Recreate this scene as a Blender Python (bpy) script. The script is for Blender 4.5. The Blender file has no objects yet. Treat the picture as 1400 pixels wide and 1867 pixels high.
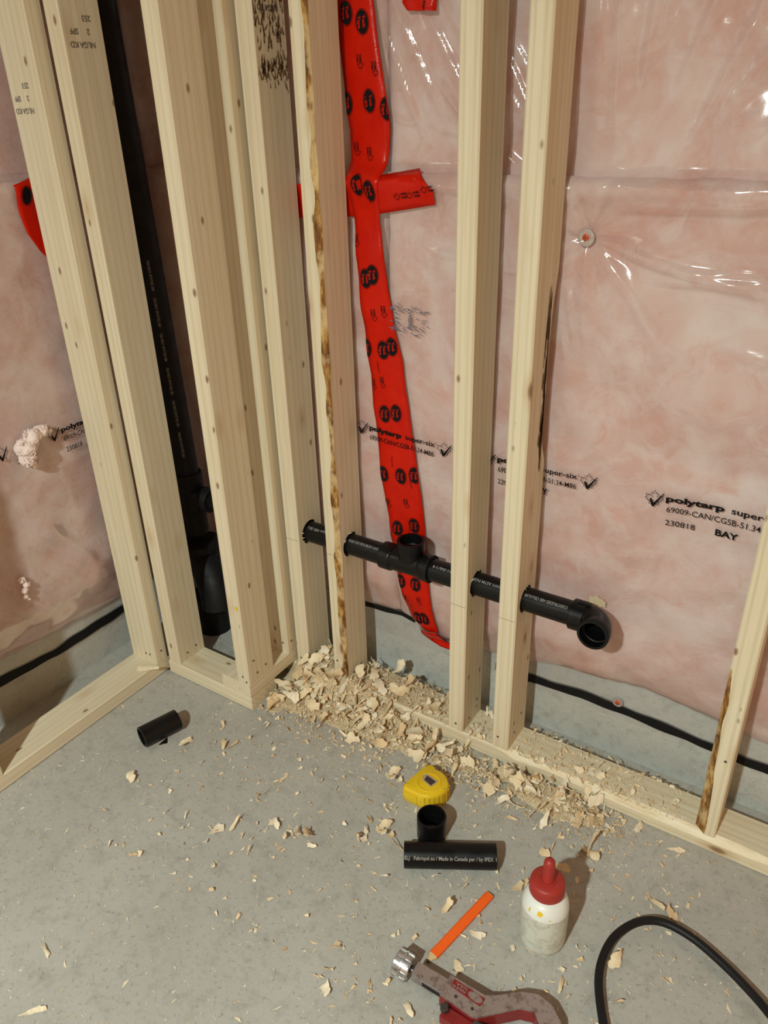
import bpy, bmesh, math, random
import numpy as np
from mathutils import Vector, Matrix, noise as mnoise
R = math.radians
rnd = random.Random(7)
scene = bpy.context.scene
col = scene.collection

# ------------------------------------------------------------------ camera, world, lamp, exposure
def setup_camera():
    pitch, yaw, roll = -0.48446, 0.59201, -0.02965
    fw = Vector((-math.sin(yaw)*math.cos(pitch), math.cos(yaw)*math.cos(pitch), math.sin(pitch)))
    r = Vector((math.cos(yaw), math.sin(yaw), 0)); u = r.cross(fw)
    r2 = math.cos(roll)*r + math.sin(roll)*u
    u2 = -math.sin(roll)*r + math.cos(roll)*u
    cd = bpy.data.cameras.new('camera'); cam = bpy.data.objects.new('camera', cd); col.objects.link(cam)
    m = Matrix.Identity(4)
    for i in range(3):
        m[i][0] = r2[i]; m[i][1] = u2[i]; m[i][2] = -fw[i]
    m[0][3], m[1][3], m[2][3] = 0.63715, -1.16755, 1.27944
    cam.matrix_world = m
    cd.sensor_fit = 'VERTICAL'; cd.sensor_height = 24.0; cd.sensor_width = 18.0
    cd.lens = 24.0*1421.708/1867.0
    cd.clip_start = 0.02; cd.clip_end = 50
    scene.camera = cam
setup_camera()

LAMP_POS = (0.36, -2.50, 2.22)
LAMP_W = 98
WORLD_COL, WORLD_STR = (1.0, 0.46, 0.15), 0.62
EXPOSURE = 0.0
w = bpy.data.worlds.new('world'); scene.world = w; w.use_nodes = True
bg = w.node_tree.nodes.get('Background') or w.node_tree.nodes.new('ShaderNodeBackground')
bg.inputs[0].default_value = (*WORLD_COL, 1); bg.inputs[1].default_value = WORLD_STR
ld = bpy.data.lights.new('ceiling_downlight', 'AREA'); ld.energy = LAMP_W; ld.color = (0.88, 1.0, 0.93); ld.shape = 'DISK'; ld.size = 0.09
lo = bpy.data.objects.new('ceiling_downlight', ld); lo.location = LAMP_POS; col.objects.link(lo)      # a disc lamp under the ceiling, facing straight down
vs = scene.view_settings
vs.view_transform = 'Standard'; vs.look = 'None'; vs.exposure = EXPOSURE; vs.gamma = 1.0; vs.use_curve_mapping = False

# ------------------------------------------------------------------ helpers
def tag(o, label=None, cat=None, group=None, kind=None):
    if label: o['label'] = label
    if cat: o['category'] = cat
    if group: o['group'] = group
    if kind: o['kind'] = kind
    return o
def empty(name, loc=(0, 0, 0)):
    o = bpy.data.objects.new(name, None); col.objects.link(o); o.location = loc; o.empty_display_size = .03
    return o
class MB:
    def __init__(s): s.v = []; s.f = []; s.m = []
    def add(s, vs, fs, mi=0):
        b = len(s.v); s.v += [tuple(v) for v in vs]
        for f in fs: s.f.append(tuple(b+i for i in f)); s.m.append(mi)
        return s
    def box(s, a, b, mi=0, M=None):
        vs = [Vector((x, y, z)) for z in (a[2], b[2]) for y in (a[1], b[1]) for x in (a[0], b[0])]
        if M: vs = [M @ v for v in vs]
        return s.add(vs, [(0,2,3,1),(4,5,7,6),(0,1,5,4),(2,6,7,3),(0,4,6,2),(1,3,7,5)], mi)
    def lathe(s, prof, seg=24, M=None, mi=0, closed=False):
        n = len(prof); vs = []
        for (r, z) in prof:
            for k in range(seg):
                a = 2*math.pi*k/seg; v = Vector((r*math.cos(a), r*math.sin(a), z)); vs.append(M @ v if M else v)
        fs = []
        for i in range(n if closed else n-1):
            j = (i+1) % n
            for k in range(seg):
                l = (k+1) % seg; fs.append((i*seg+k, i*seg+l, j*seg+l, j*seg+k))
        s.add(vs, fs, mi)
        if not closed:
            b = len(s.v)-n*seg
            if prof[0][0] > 1e-6: s.f.append(tuple(b+k for k in reversed(range(seg)))); s.m.append(mi)
            if prof[-1][0] > 1e-6: s.f.append(tuple(b+(n-1)*seg+k for k in range(seg))); s.m.append(mi)
        return s
    def prism(s, out, z0, z1, M=None, mi=0, mside=None):
        n = len(out); vs = [Vector((x, y, z0)) for x, y in out]+[Vector((x, y, z1)) for x, y in out]
        if M: vs = [M @ v for v in vs]
        b = len(s.v); s.v += [tuple(v) for v in vs]
        s.f.append(tuple(b+n-1-i for i in range(n))); s.m.append(mi)
        s.f.append(tuple(b+n+i for i in range(n))); s.m.append(mi)
        for i in range(n):
            j = (i+1) % n; s.f.append((b+i, b+j, b+n+j, b+n+i)); s.m.append(mi if mside is None else mside)
        return s
    def tube(s, pts, r, seg=12, mi=0, caps=True, inner=None):
        pts = [Vector(p) for p in pts]; n = len(pts)
        rs = r if isinstance(r, (list, tuple)) else [r]*n
        T = [(pts[min(i+1, n-1)]-pts[max(i-1, 0)]).normalized() for i in range(n)]
        up = Vector((0, 0, 1)) if abs(T[0].z) < .9 else Vector((1, 0, 0))
        N = (up-T[0]*up.dot(T[0])).normalized(); rings = []
        for i in range(n):
            N = (N-T[i]*N.dot(T[i])).normalized(); B = T[i].cross(N); rings.append((N.copy(), B))
        def ring(rr): return [pts[i]+(rings[i][0]*math.cos(2*math.pi*k/seg)+rings[i][1]*math.sin(2*math.pi*k/seg))*(rr[i]) for i in range(n) for k in range(seg)]
        b = len(s.v); s.v += [tuple(v) for v in ring(rs)]
        for i in range(n-1):
            for k in range(seg):
                l = (k+1) % seg; s.f.append((b+i*seg+k, b+i*seg+l, b+(i+1)*seg+l, b+(i+1)*seg+k)); s.m.append(mi)
        if inner is not None:
            c = len(s.v); s.v += [tuple(v) for v in ring([inner]*n)]
            for i in range(n-1):
                for k in range(seg):
                    l = (k+1) % seg; s.f.append((c+i*seg+k, c+(i+1)*seg+k, c+(i+1)*seg+l, c+i*seg+l)); s.m.append(mi)
            for i in (0, n-1):
                for k in range(seg):
                    l = (k+1) % seg; s.f.append((b+i*seg+k, c+i*seg+k, c+i*seg+l, b+i*seg+l)); s.m.append(mi)
        elif caps:
            s.f.append(tuple(b+k for k in reversed(range(seg)))); s.m.append(mi)
            s.f.append(tuple(b+(n-1)*seg+k for k in range(seg))); s.m.append(mi)
        return s
    def mesh(s, name, mats, smooth=True, angle=35, fix=True):
        me = bpy.data.meshes.new(name); me.from_pydata(s.v, [], s.f)
        for m in (mats if isinstance(mats, (list, tuple)) else [mats]): me.materials.append(m)
        me.polygons.foreach_set('material_index', s.m)
        if fix:
            bm = bmesh.new(); bm.from_mesh(me); bmesh.ops.recalc_face_normals(bm, faces=bm.faces); bm.to_mesh(me); bm.free()
        if smooth:
            me.shade_smooth(); me.set_sharp_from_angle(angle=R(angle))
        me.update(); return me
    def build(s, name, mats, parent=None, smooth=True, angle=35, fix=True):
        o = bpy.data.objects.new(name, s.mesh(name, mats, smooth, angle, fix)); col.objects.link(o)
        if parent: o.parent = parent
        return o
def frame(o, z, x=None):
    """matrix whose z axis runs along z, origin o"""
    z = Vector(z).normalized(); x = Vector(x) if x else (Vector((0, 0, 1)) if abs(z.z) < .9 else Vector((1, 0, 0)))
    x = (x-z*x.dot(z)).normalized(); y = z.cross(x)
    m = Matrix.Identity(4)
    for i in range(3): m[i][0] = x[i]; m[i][1] = y[i]; m[i][2] = z[i]; m[i][3] = o[i]
    return m
def sstep(a, b, x):
    t = np.clip((x-a)/(b-a), 0, 1); return t*t*(3-2*t)
_rs = np.random.RandomState(3); _tab = _rs.rand(256, 256)
def vnoise(x, y, sx, sy=None, seed=0):
    """smooth value noise in 0..1 with cell sizes sx, sy (metres)"""
    sy = sy or sx
    x = np.asarray(x, float)/sx+seed*17.3+1000; y = np.asarray(y, float)/sy+seed*9.7+1000
    i = np.floor(x).astype(int); j = np.floor(y).astype(int); u = x-i; v = y-j
    u = u*u*(3-2*u); v = v*v*(3-2*v)
    g = lambda a, b: _tab[a % 256, b % 256]
    return (g(i, j)*(1-u)+g(i+1, j)*u)*(1-v)+(g(i, j+1)*(1-u)+g(i+1, j+1)*u)*v

# ------------------------------------------------------------------ materials
class NT:
    def __init__(s, name):
        s.mat = bpy.data.materials.new(name); s.mat.use_nodes = True; s.t = s.mat.node_tree; s.t.nodes.clear()
        s.out = s.n('OutputMaterial')
    def n(s, kind, **kw):
        nd = s.t.nodes.new('ShaderNode'+kind)
        for k, v in kw.items(): setattr(nd, k, v)
        return nd
    def l(s, a, b): s.t.links.new(a, b)
    def val(s, sock, v):
        if hasattr(v, 'is_linked') or hasattr(v, 'links'): s.l(v, sock)
        else: sock.default_value = v
    def coord(s, scale=(1, 1, 1), rand=True, out='Object'):
        tc = s.n('TexCoord'); v = tc.outputs[out]
        if rand:
            oi = s.n('ObjectInfo'); c = s.n('CombineXYZ')
            m = s.n('Math', operation='MULTIPLY'); m.inputs[1].default_value = 37.0; s.l(oi.outputs['Random'], m.inputs[0])
            for i in range(3): s.l(m.outputs[0], c.inputs[i])
            a = s.n('VectorMath', operation='ADD'); s.l(v, a.inputs[0]); s.l(c.outputs[0], a.inputs[1]); v = a.outputs[0]
        mp = s.n('VectorMath', operation='MULTIPLY'); mp.inputs[1].default_value = scale; s.l(v, mp.inputs[0])
        return mp.outputs[0]
    def noise(s, vec, scale, detail=4, rough=.55, dist=0):
        nd = s.n('TexNoise'); s.l(vec, nd.inputs['Vector']); nd.inputs['Scale'].default_value = scale
        nd.inputs['Detail'].default_value = detail; nd.inputs['Roughness'].default_value = rough; nd.inputs['Distortion'].default_value = dist
        return nd.outputs['Fac']
    def ramp(s, fac, stops, interp='LINEAR'):
        nd = s.n('ValToRGB'); s.l(fac, nd.inputs[0]); e = nd.color_ramp.elements; nd.color_ramp.interpolation = interp
        while len(e) < len(stops): e.new(.5)
        for k, (p, c) in enumerate(stops):
            e[k].position = p; e[k].color = (c, c, c, 1) if isinstance(c, (int, float)) else (*c, 1)
        return nd.outputs['Color']
    def mix(s, fac, a, b, blend='MIX'):
        nd = s.n('Mix', data_type='RGBA', blend_type=blend)
        s.val(nd.inputs[0], fac)
        for sock, v in ((nd.inputs[6], a), (nd.inputs[7], b)):
            if isinstance(v, tuple): sock.default_value = (*v, 1)
            else: s.l(v, sock)
        return nd.outputs[2]
    def bump(s, h, strength=.3, dist=.002):
        nd = s.n('Bump'); s.l(h, nd.inputs['Height']); nd.inputs['Strength'].default_value = strength; nd.inputs['Distance'].default_value = dist
        return nd.outputs[0]
    def principled(s, colr, rough=.6, metal=0, normal=None, spec=.5, **kw):
        b = s.n('BsdfPrincipled')
        if isinstance(colr, tuple): b.inputs['Base Color'].default_value = (*colr, 1)
        else: s.l(colr, b.inputs['Base Color'])
        s.val(b.inputs['Roughness'], rough); b.inputs['Metallic'].default_value = metal
        b.inputs['Specular IOR Level'].default_value = spec
        if normal is not None: s.l(normal, b.inputs['Normal'])
        for k, v in kw.items(): b.inputs[k].default_value = v
        s.l(b.outputs[0], s.out.inputs[0]); return b
def plain(name, c, rough=.5, metal=0, spec=.5, var=.12, vscale=40):
    t = NT(name); v = t.coord(); f = t.noise(v, vscale, 3)
    t.principled(t.mix(f, tuple(x*(1-var) for x in c), tuple(min(1, x*(1+var)) for x in c)), rough, metal, None, spec)
    return t.mat

def mat_wood(name='spruce', light=(.77, .70, .52), dark=(.66, .55, .365), knots=True):
    t = NT(name); v = t.coord((1, 1, .045))
    oi = t.n('ObjectInfo')
    g = t.noise(v, 150, 3, .6); g2 = t.noise(v, 38, 3, .5, .6)
    w_ = t.n('TexWave', wave_type='RINGS', rings_direction='Z'); t.l(t.coord((1, 1, .02)), w_.inputs['Vector'])
    w_.inputs['Scale'].default_value = 26; w_.inputs['Distortion'].default_value = 5; w_.inputs['Detail'].default_value = 2; w_.inputs['Detail Scale'].default_value = .6
    c = t.mix(t.ramp(g2, [(.35, 0), (.75, .75)]), light, dark)
    c = t.mix(t.ramp(w_.outputs['Fac'], [(.66, 0), (1, .5)]), c, tuple(x*.9 for x in dark))
    c = t.mix(t.ramp(g, [(.52, 0), (.8, .5)]), c, tuple(x*.8 for x in dark))
    # board to board tint
    c = t.mix(t.ramp(oi.outputs['Random'], [(0, 0), (1, .30)]), c, (.74, .63, .47))
    if knots:
        kv = t.coord((1, 1, .42)); vo = t.n('TexVoronoi'); t.l(kv, vo.inputs['Vector']); vo.inputs['Scale'].default_value = 13
        sep = t.n('SeparateColor'); t.l(vo.outputs['Color'], sep.inputs[0])
        on = t.ramp(sep.outputs[0], [(.30, 0), (.31, 1)], 'CONSTANT')
        halo = t.mix(1.0, t.ramp(vo.outputs['Distance'], [(.06, .55), (.24, 0)]), on, 'MULTIPLY')
        core = t.mix(1.0, t.ramp(vo.outputs['Distance'], [(.05, .8), (.11, 0)]), on, 'MULTIPLY')
        c = t.mix(halo, c, (.50, .31, .14)); c = t.mix(core, c, (.20, .10, .045))
        vo2 = t.n('TexVoronoi'); t.l(t.coord((1, 1, .5)), vo2.inputs['Vector']); vo2.inputs['Scale'].default_value = 24
        sep2 = t.n('SeparateColor'); t.l(vo2.outputs['Color'], sep2.inputs[0])
        on2 = t.ramp(sep2.outputs[1], [(.40, 0), (.41, 1)], 'CONSTANT')
        c = t.mix(t.mix(1.0, t.ramp(vo2.outputs['Distance'], [(.06, .85), (.12, 0)]), on2, 'MULTIPLY'), c, (.22, .12, .06))
    t.principled(c, .62, 0, t.bump(g, .25, .0008), .35)
    return t.mat
def mat_bark():
    t = NT('bark'); v = t.coord((1, 1, .25)); f = t.noise(v, 70, 5, .7); f2 = t.noise(t.coord((1, 1, .6)), 35, 3)
    c = t.ramp(f, [(.32, (.035, .015, .008)), (.50, (.26, .11, .025)), (.62, (.55, .34, .10)), (.80, (.74, .56, .30))])
    t.principled(t.mix(t.ramp(f2, [(.48, 0), (.62, .65)]), c, (.75, .58, .30)), .75, 0, t.bump(f, .8, .003), .3)
    return t.mat
def mat_torn():
    t = NT('torn_pale_wood'); v = t.coord((1, 1, .12)); f = t.noise(v, 90, 4, .65); f2 = t.noise(t.coord((1, 1, .3)), 24, 3)
    c = t.ramp(f, [(.3, (.62, .49, .30)), (.5, (.80, .70, .50)), (.7, (.88, .82, .66))])
    t.principled(t.mix(t.ramp(f2, [(.60, 0), (.70, .6)]), c, (.38, .22, .09)), .7, 0, t.bump(f, .7, .002), .3)
    return t.mat
def mat_concrete(name, a, b, speck, sc=1.0):
    t = NT(name); v = t.coord(rand=False)
    f = t.noise(v, 3.2*sc, 6, .6); f2 = t.noise(v, 28*sc, 6, .7); f3 = t.noise(v, 120*sc, 3, .6)
    c = t.mix(t.ramp(f, [(.32, 0), (.68, 1)]), a, b)
    c = t.mix(t.ramp(f2, [(.50, 0), (.70, .6)]), c, tuple(x*.68 for x in a))
    c = t.mix(t.ramp(f3, [(.57, 0), (.70, .5)]), c, speck)
    c = t.mix(t.ramp(t.noise(v, 260*sc, 2), [(.62, 0), (.75, .5)]), c, tuple(min(1, x*1.35) for x in b))
    t.principled(c, .78, 0, t.bump(t.mix(.5, f2, f3), .35, .002), .3)
    return t.mat
def mat_insulation():
    t = NT('pink_fibreglass'); v = t.coord(rand=False)
    f = t.noise(v, 5.5, 5, .62, .6); f2 = t.noise(v, 16, 5, .65, 1.2); f3 = t.noise(t.coord((1, 1, 2.2), rand=False), 60, 4, .7)
    c = t.ramp(f, [(.30, (.60, .33, .28)), (.48, (.67, .46, .415)), (.62, (.73, .585, .55)), (.78, (.77, .69, .66))])
    c = t.mix(t.ramp(f2, [(.50, 0), (.70, .55)]), c, (.74, .62, .58))
    c = t.mix(t.ramp(f2, [(.30, .55), (.46, 0)]), c, (.62, .31, .23))
    t.principled(c, .95, 0, t.bump(t.mix(.6, f3, f2), .45, .006), .1)
    return t.mat
def mat_film():
    t = NT('clear_polyethylene'); v = t.coord(rand=False)
    f = t.noise(v, 60, 3, .6)
    tr = t.n('BsdfTransparent'); tr.inputs[0].default_value = (.97, .96, .96, 1)
    df = t.n('BsdfDiffuse'); df.inputs[0].default_value = (.82, .82, .84, 1)
    m1 = t.n('MixShader'); m1.inputs[0].default_value = .11; t.l(tr.outputs[0], m1.inputs[1]); t.l(df.outputs[0], m1.inputs[2])
    gl = t.n('BsdfGlossy'); gl.inputs['Roughness'].default_value = .14; gl.inputs[0].default_value = (1, 1, 1, 1)
    t.l(t.bump(f, .12, .002), gl.inputs['Normal'])
    lw = t.n('LayerWeight'); lw.inputs[0].default_value = .22
    mp = t.n('MapRange'); t.l(lw.outputs['Fresnel'], mp.inputs[0]); mp.inputs[1].default_value = 0; mp.inputs[2].default_value = 1; mp.inputs[3].default_value = .05; mp.inputs[4].default_value = .26
    m2 = t.n('MixShader'); t.l(mp.outputs[0], m2.inputs[0]); t.l(m1.outputs[0], m2.inputs[1]); t.l(gl.outputs[0], m2.inputs[2])
    t.l(m2.outputs[0], t.out.inputs[0]); return t.mat
def mat_tape():
    t = NT('red_sheathing_tape'); v = t.coord(rand=False)
    f = t.noise(v, 25, 4, .6)
    c = t.mix(t.ramp(f, [(.35, 0), (.7, 1)]), (.54, .0085, .0012), (.63, .014, .002))
    t.principled(c, .28, 0, t.bump(t.noise(v, 45, 4, .6, .8), .35, .003), .18); return t.mat
def mat_chip(name='shaving_wood'):
    t = NT(name); oi = t.n('ObjectInfo'); v = t.coord((1, .15, 1)); f = t.noise(v, 260, 3)
    c = t.ramp(oi.outputs['Random'], [(0, (.72, .53, .31)), (.25, (.82, .67, .44)), (.6, (.88, .77, .56)), (1, (.92, .85, .69))])
    t.principled(t.mix(t.ramp(f, [(.4, 0), (.75, .45)]), c, (.60, .38, .18)), .7, 0, None, .3); return t.mat
def mat_chips_joined(name='shaving_wood_mixed'):
    t = NT(name); g = t.n('NewGeometry'); v = t.coord(rand=False); f = t.noise(v, 180, 3)
    c = t.ramp(g.outputs['Random Per Island'], [(0, (.66, .47, .27)), (.35, (.78, .62, .40)), (.7, (.84, .71, .50)), (1, (.88, .79, .62))])
    t.principled(t.mix(t.ramp(f, [(.45, 0), (.75, .4)]), c, (.58, .38, .19)), .75, 0, None, .25); return t.mat
def mat_sawdust():
    t = NT('fine_sawdust'); v = t.coord(rand=False); f = t.noise(v, 220, 5, .75)
    t.principled(t.ramp(f, [(.30, (.46, .33, .18)), (.48, (.74, .60, .39)), (.7, (.87, .76, .56))]), .9, 0, t.bump(f, .9, .004), .1); return t.mat
def mat_abs(name='black_abs', rough=.32):
    t = NT(name); v = t.coord(); f = t.noise(v, 30, 4, .6); s_ = t.noise(v, 160, 2)
    c = t.mix(t.ramp(s_, [(.68, 0), (.78, .25)]), (.0045, .0045, .005), (.05, .047, .042))
    t.principled(c, t.ramp(f, [(.3, rough*.8), (.7, rough*1.35)]), 0, None, .28); return t.mat
def mat_bottle():
    t = NT('dusty_white_plastic'); v = t.coord(rand=False); f = t.noise(v, 55, 5, .7, .8); f2 = t.noise(v, 16, 3)
    c = t.mix(t.ramp(f, [(.44, 0), (.60, .75)]), (.62, .65, .57), (.42, .42, .34))
    c = t.mix(t.ramp(f2, [(.4, 0), (.7, .4)]), c, (.62, .62, .55))
    t.principled(c, .5, 0, None, .4); return t.mat
def mat_metal(name, c, rough, dirt=(.10, .06, .04), amt=.55):
    t = NT(name); v = t.coord(rand=False); f = t.noise(v, 60, 5, .7); f2 = t.noise(v, 220, 3, .6)
    k = t.mix(t.ramp(f, [(.50, 0), (.66, amt)]), c, dirt); k = t.mix(t.ramp(f2, [(.60, 0), (.70, amt)]), k, dirt)
    t.principled(k, rough, .75, t.bump(f2, .2, .0006), .5); return t.mat
def mat_fluff():
    t = NT('pink_fluff'); f = t.noise(t.coord(), 70, 5, .7)
    t.principled(t.mix(f, (.86, .66, .60), (.92, .80, .76)), .95, 0, t.bump(f, .6, .004), .05); return t.mat

M = dict(wood=mat_wood(), bark=mat_bark(), torn=mat_torn(),
         floor=mat_concrete('floor_concrete', (.40, .385, .345), (.47, .455, .41), (.20, .19, .165)),
         wallc=mat_concrete('wall_concrete', (.42, .435, .41), (.53, .54, .505), (.28, .28, .265), 1.6),
         ceil=plain('joist_board', (.16, .125, .09), .8),
         ins=mat_insulation(), film=mat_film(), tape=mat_tape(), chip=mat_chip(), chips=mat_chips_joined(), dust=mat_sawdust(),
         abs=mat_abs(), absd=mat_abs('dusty_black_abs', .55), ink=plain('black_ink', (.010, .009, .010), .8, 0, .08, var=.05),
         inkb=plain('blue_grey_ink', (.12, .13, .17), .7, var=.3, vscale=300), inkw=plain('grey_stamp_ink', (.20, .17, .15), .8, var=.3, vscale=400),
         white=plain('grey_white_pipe_print', (.28, .28, .27), .7, 0, .2), seal=plain('black_sealant_and_gap', (.008, .008, .009), .6, 0, .2, var=.3),
         yel=plain('yellow_plastic', (.80, .54, .012), .42, var=.10, vscale=90), yeld=plain('scuffed_yellow_plastic', (.62, .40, .012), .5, var=.25, vscale=200),
         red=plain('red_cap_plastic', (.36, .028, .020), .45, var=.15), bottle=mat_bottle(), bwhite=plain('clean_white_plastic', (.78, .80, .76), .4, var=.06),
         orange=plain('orange_paint', (.95, .13, .008), .5, var=.06, vscale=120), cedar=plain('pencil_wood', (.62, .42, .20), .7), lead=plain('graphite', (.03, .03, .035), .4),
         steel=mat_metal('worn_steel', (.52, .50, .49), .34), cast=mat_metal('worn_cast_metal', (.46, .41, .40), .42, (.12, .05, .035), .6),
         dsteel=mat_metal('dark_steel', (.10, .095, .09), .4), redp=plain('chipped_red_paint', (.22, .014, .014), .4, var=.35, vscale=150),
         rubber=plain('black_rubber', (.007, .007, .008), .5, 0, .3, var=.3), nail=plain('nail_steel', (.10, .085, .07), .5, 0),
         screw=plain('orange_screw', (.70, .09, .02), .35), washer=mat_metal('zinc_washer', (.62, .62, .64), .3, (.3, .3, .3), .2),
         fluff=mat_fluff(), decal=plain('brown_decal', (.055, .035, .035), .4, var=.5, vscale=250), decal2=plain('tan_decal', (.42, .33, .22), .5, var=.3, vscale=200),
         pencilm=plain('pencil_line', (.30, .22, .13), .8), ylw=plain('yellow_paint_spot', (.66, .52, .34), .8, 0, .1, var=.1), brown=plain('brown_stain', (.15, .09, .05), .8, 0, .1, var=.5, vscale=300), grey=plain('concrete_crumb', (.42, .42, .42), .9, var=.3))

# ------------------------------------------------------------------ setting: floor, walls, ceiling
WY, WX = 0.150, -0.905          # faces of the concrete walls (right wall faces -y, left wall faces +x)
o = MB().box((-1.2, -3.6, -.12), (2.6, .4, 0)).build('floor', M['floor'], smooth=False); tag(o, kind='structure')
o = MB().box((WX, WY, 0), (2.6, WY+.2, 2.44)).build('wall_right', M['wallc'], smooth=False); tag(o, kind='structure')
o = MB().box((WX-.2, -3.6, 0), (WX, WY+.2, 2.44)).build('wall_left', M['wallc'], smooth=False); tag(o, kind='structure')
o = MB().box((-1.2, -3.6, 2.44), (2.6, .4, 2.5)).build('ceiling', M['ceil'], smooth=False); tag(o, kind='structure')

# ------------------------------------------------------------------ insulation and vapour barrier
SEAM = 1.168
def zbot_r(x):      # lower edge of the insulation on the right wall
    x = np.asarray(x, float)
    return np.interp(x, [-.9, -.31, -.20, -.165, -.12, -.05, .13, .19, .30, .38, .51, .60, 1.3],
                     [.17, .178, .186, .180, .150, .150, .174, .190, .196, .208, .192, .178, .17])
def zbot_l(y):
    return np.interp(y, [-1.4, -.47, -.33, -.14, .15], [.185, .172, .158, .148, .15])
def thick(u, z, zb, seed):   # insulation thickness in front of the concrete
    base = .034*np.sqrt(np.clip((z-zb)/.10, 0, 1))+.008*sstep(.05, .5, z-zb)
    n = (vnoise(u, z, .16, .13, seed)-.5)*.016+(vnoise(u, z, .055, .05, seed+1)-.5)*.007
    up = sstep(SEAM-.012, SEAM+.012, z)
    dip = -.010*np.exp(-np.hypot(u-.187, z-1.078)/.03)-.004*np.exp(-np.hypot(u-.187, z-1.078)/.09) if seed == 1 else 0.0
    lip = dip+.010*np.exp(-((z-(SEAM-.018))/.022)**2)
    return base+n*np.clip((z-zb)/.05, 0, 1)-.018*up*(1-.35*sstep(SEAM, SEAM+.35, z))+lip
def ridge(d, wdt): return np.exp(-(d/wdt)**2)
def film_r(x, z):
    """y of the plastic sheet on the right wall"""
    x = np.asarray(x, float); z = np.asarray(z, float); zb = zbot_r(x)
    t = thick(x, z, zb, 1)
    t = np.maximum(t, .028*sstep(SEAM, SEAM+.10, z))+.006*sstep(zb-.01, zb+.03, z)+.0025
    wv = (vnoise(x, z, .07, .05, 5)-.5)*.004+(vnoise(x+.4*z, z, .02, .09, 6)-.5)*.0016
    up_ = sstep(.80, 1.15, z)
    wv = wv+(.5-np.abs(vnoise(x+.55*z, z-.3*x, .045, .11, 12)-.5)*2)*.0020*up_+(.5-np.abs(vnoise(x*.8-.3*z, z+.2*x, .12, .035, 14)-.5)*2)*.0018*(.25+.75*up_)
    # puckers radiating from the washer
    dx, dz = x-.187, z-1.078; rr = np.hypot(dx, dz)+1e-6; th = np.arctan2(dz, dx)
    pk = (np.cos(9*th+.7)*.5+np.cos(14*th+2)*.35+np.cos(5*th)*.3)
    wv += pk*.0095*np.exp(-rr/.080)*np.clip(rr/.02, 0, 1)
    # long tension folds
    def fold(x0, z0, x1, z1, a, wd):
        ex, ez = x1-x0, z1-z0; L = math.hypot(ex, ez); ex /= L; ez /= L
        s = (x-x0)*ex+(z-z0)*ez; d = -(x-x0)*ez+(z-z0)*ex
        return a*ridge(d, wd)*sstep(-.03, .04, s)*(1-sstep(L-.05, L+.03, s))
    for q in FOLDS_R: wv += fold(*q)
    t = t+wv*sstep(zb-.01, zb+.06, z)
    t = np.where(z < zb-.01, .0035+.0012*vnoise(x, z, .03, .02, 9), t)
    return WY-np.maximum(t, .003)
FOLDS_R = [(-.215, 1.50, -.085, 1.26, .006, .006), (-.165, 1.50, .0, 1.22, .0065, .006), (-.12, 1.48, .03, 1.26, .006, .005), (-.20, 1.40, -.12, 1.22, .005, .006),
           (-.095, 1.31, .02, 1.19, .007, .006), (-.06, 1.27, .12, 1.13, .006, .006), (.02, 1.36, .11, 1.20, .006, .005), (.0, 1.42, .12, 1.24, .006, .005), (.03, 1.30, .12, 1.17, .006, .005), (.05, 1.25, .13, 1.12, .005, .005),
           (-.10, 1.235, -.02, 1.225, .006, .005), (-.10, 1.15, .02, 1.14, .006, .006), (-.09, 1.035, .10, 1.03, .0065, .006), (.02, 1.06, .12, 1.07, .005, .005), (.03, 1.02, .12, 1.018, .005, .005),
           (.10, 1.03, .187, 1.075, .006, .005), (.11, 1.15, .187, 1.08, .005, .005), (.20, 1.07, .48, 1.01, .0075, .009), (.21, 1.06, .36, .90, .006, .010), (.25, 1.125, .60, 1.14, .006, .006),
           (.15, 1.00, .172, .87, .0075, .008), (.165, 1.0, .185, .90, .006, .006), (.28, .98, .36, .86, .006, .012), (.17, 1.50, .185, 1.22, .006, .010), (.20, 1.50, .215, 1.22, .005, .014), (.265, 1.50, .25, 1.30, .007, .007), (.29, 1.50, .265, 1.33, .006, .006),
           (.37, 1.48, .30, 1.28, .006, .008), (.44, 1.48, .33, 1.22, .006, .008), (.50, 1.45, .36, 1.24, .006, .012), (.52, 1.34, .42, 1.22, .005, .008), (.30, .44, .52, .52, .006, .020), (.20, .50, .40, .55, .005, .02),
           (.33, .20, .45, .33, .006, .018), (-.28, .40, -.20, .36, .003, .01), (-.05, .42, .0, .36, .004, .012), (.30, 1.02, .60, 1.035, .0065, .006), (.34, 1.035, .60, 1.052, .006, .005), (.42, .93, .55, .90, .004, .01)]
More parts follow.
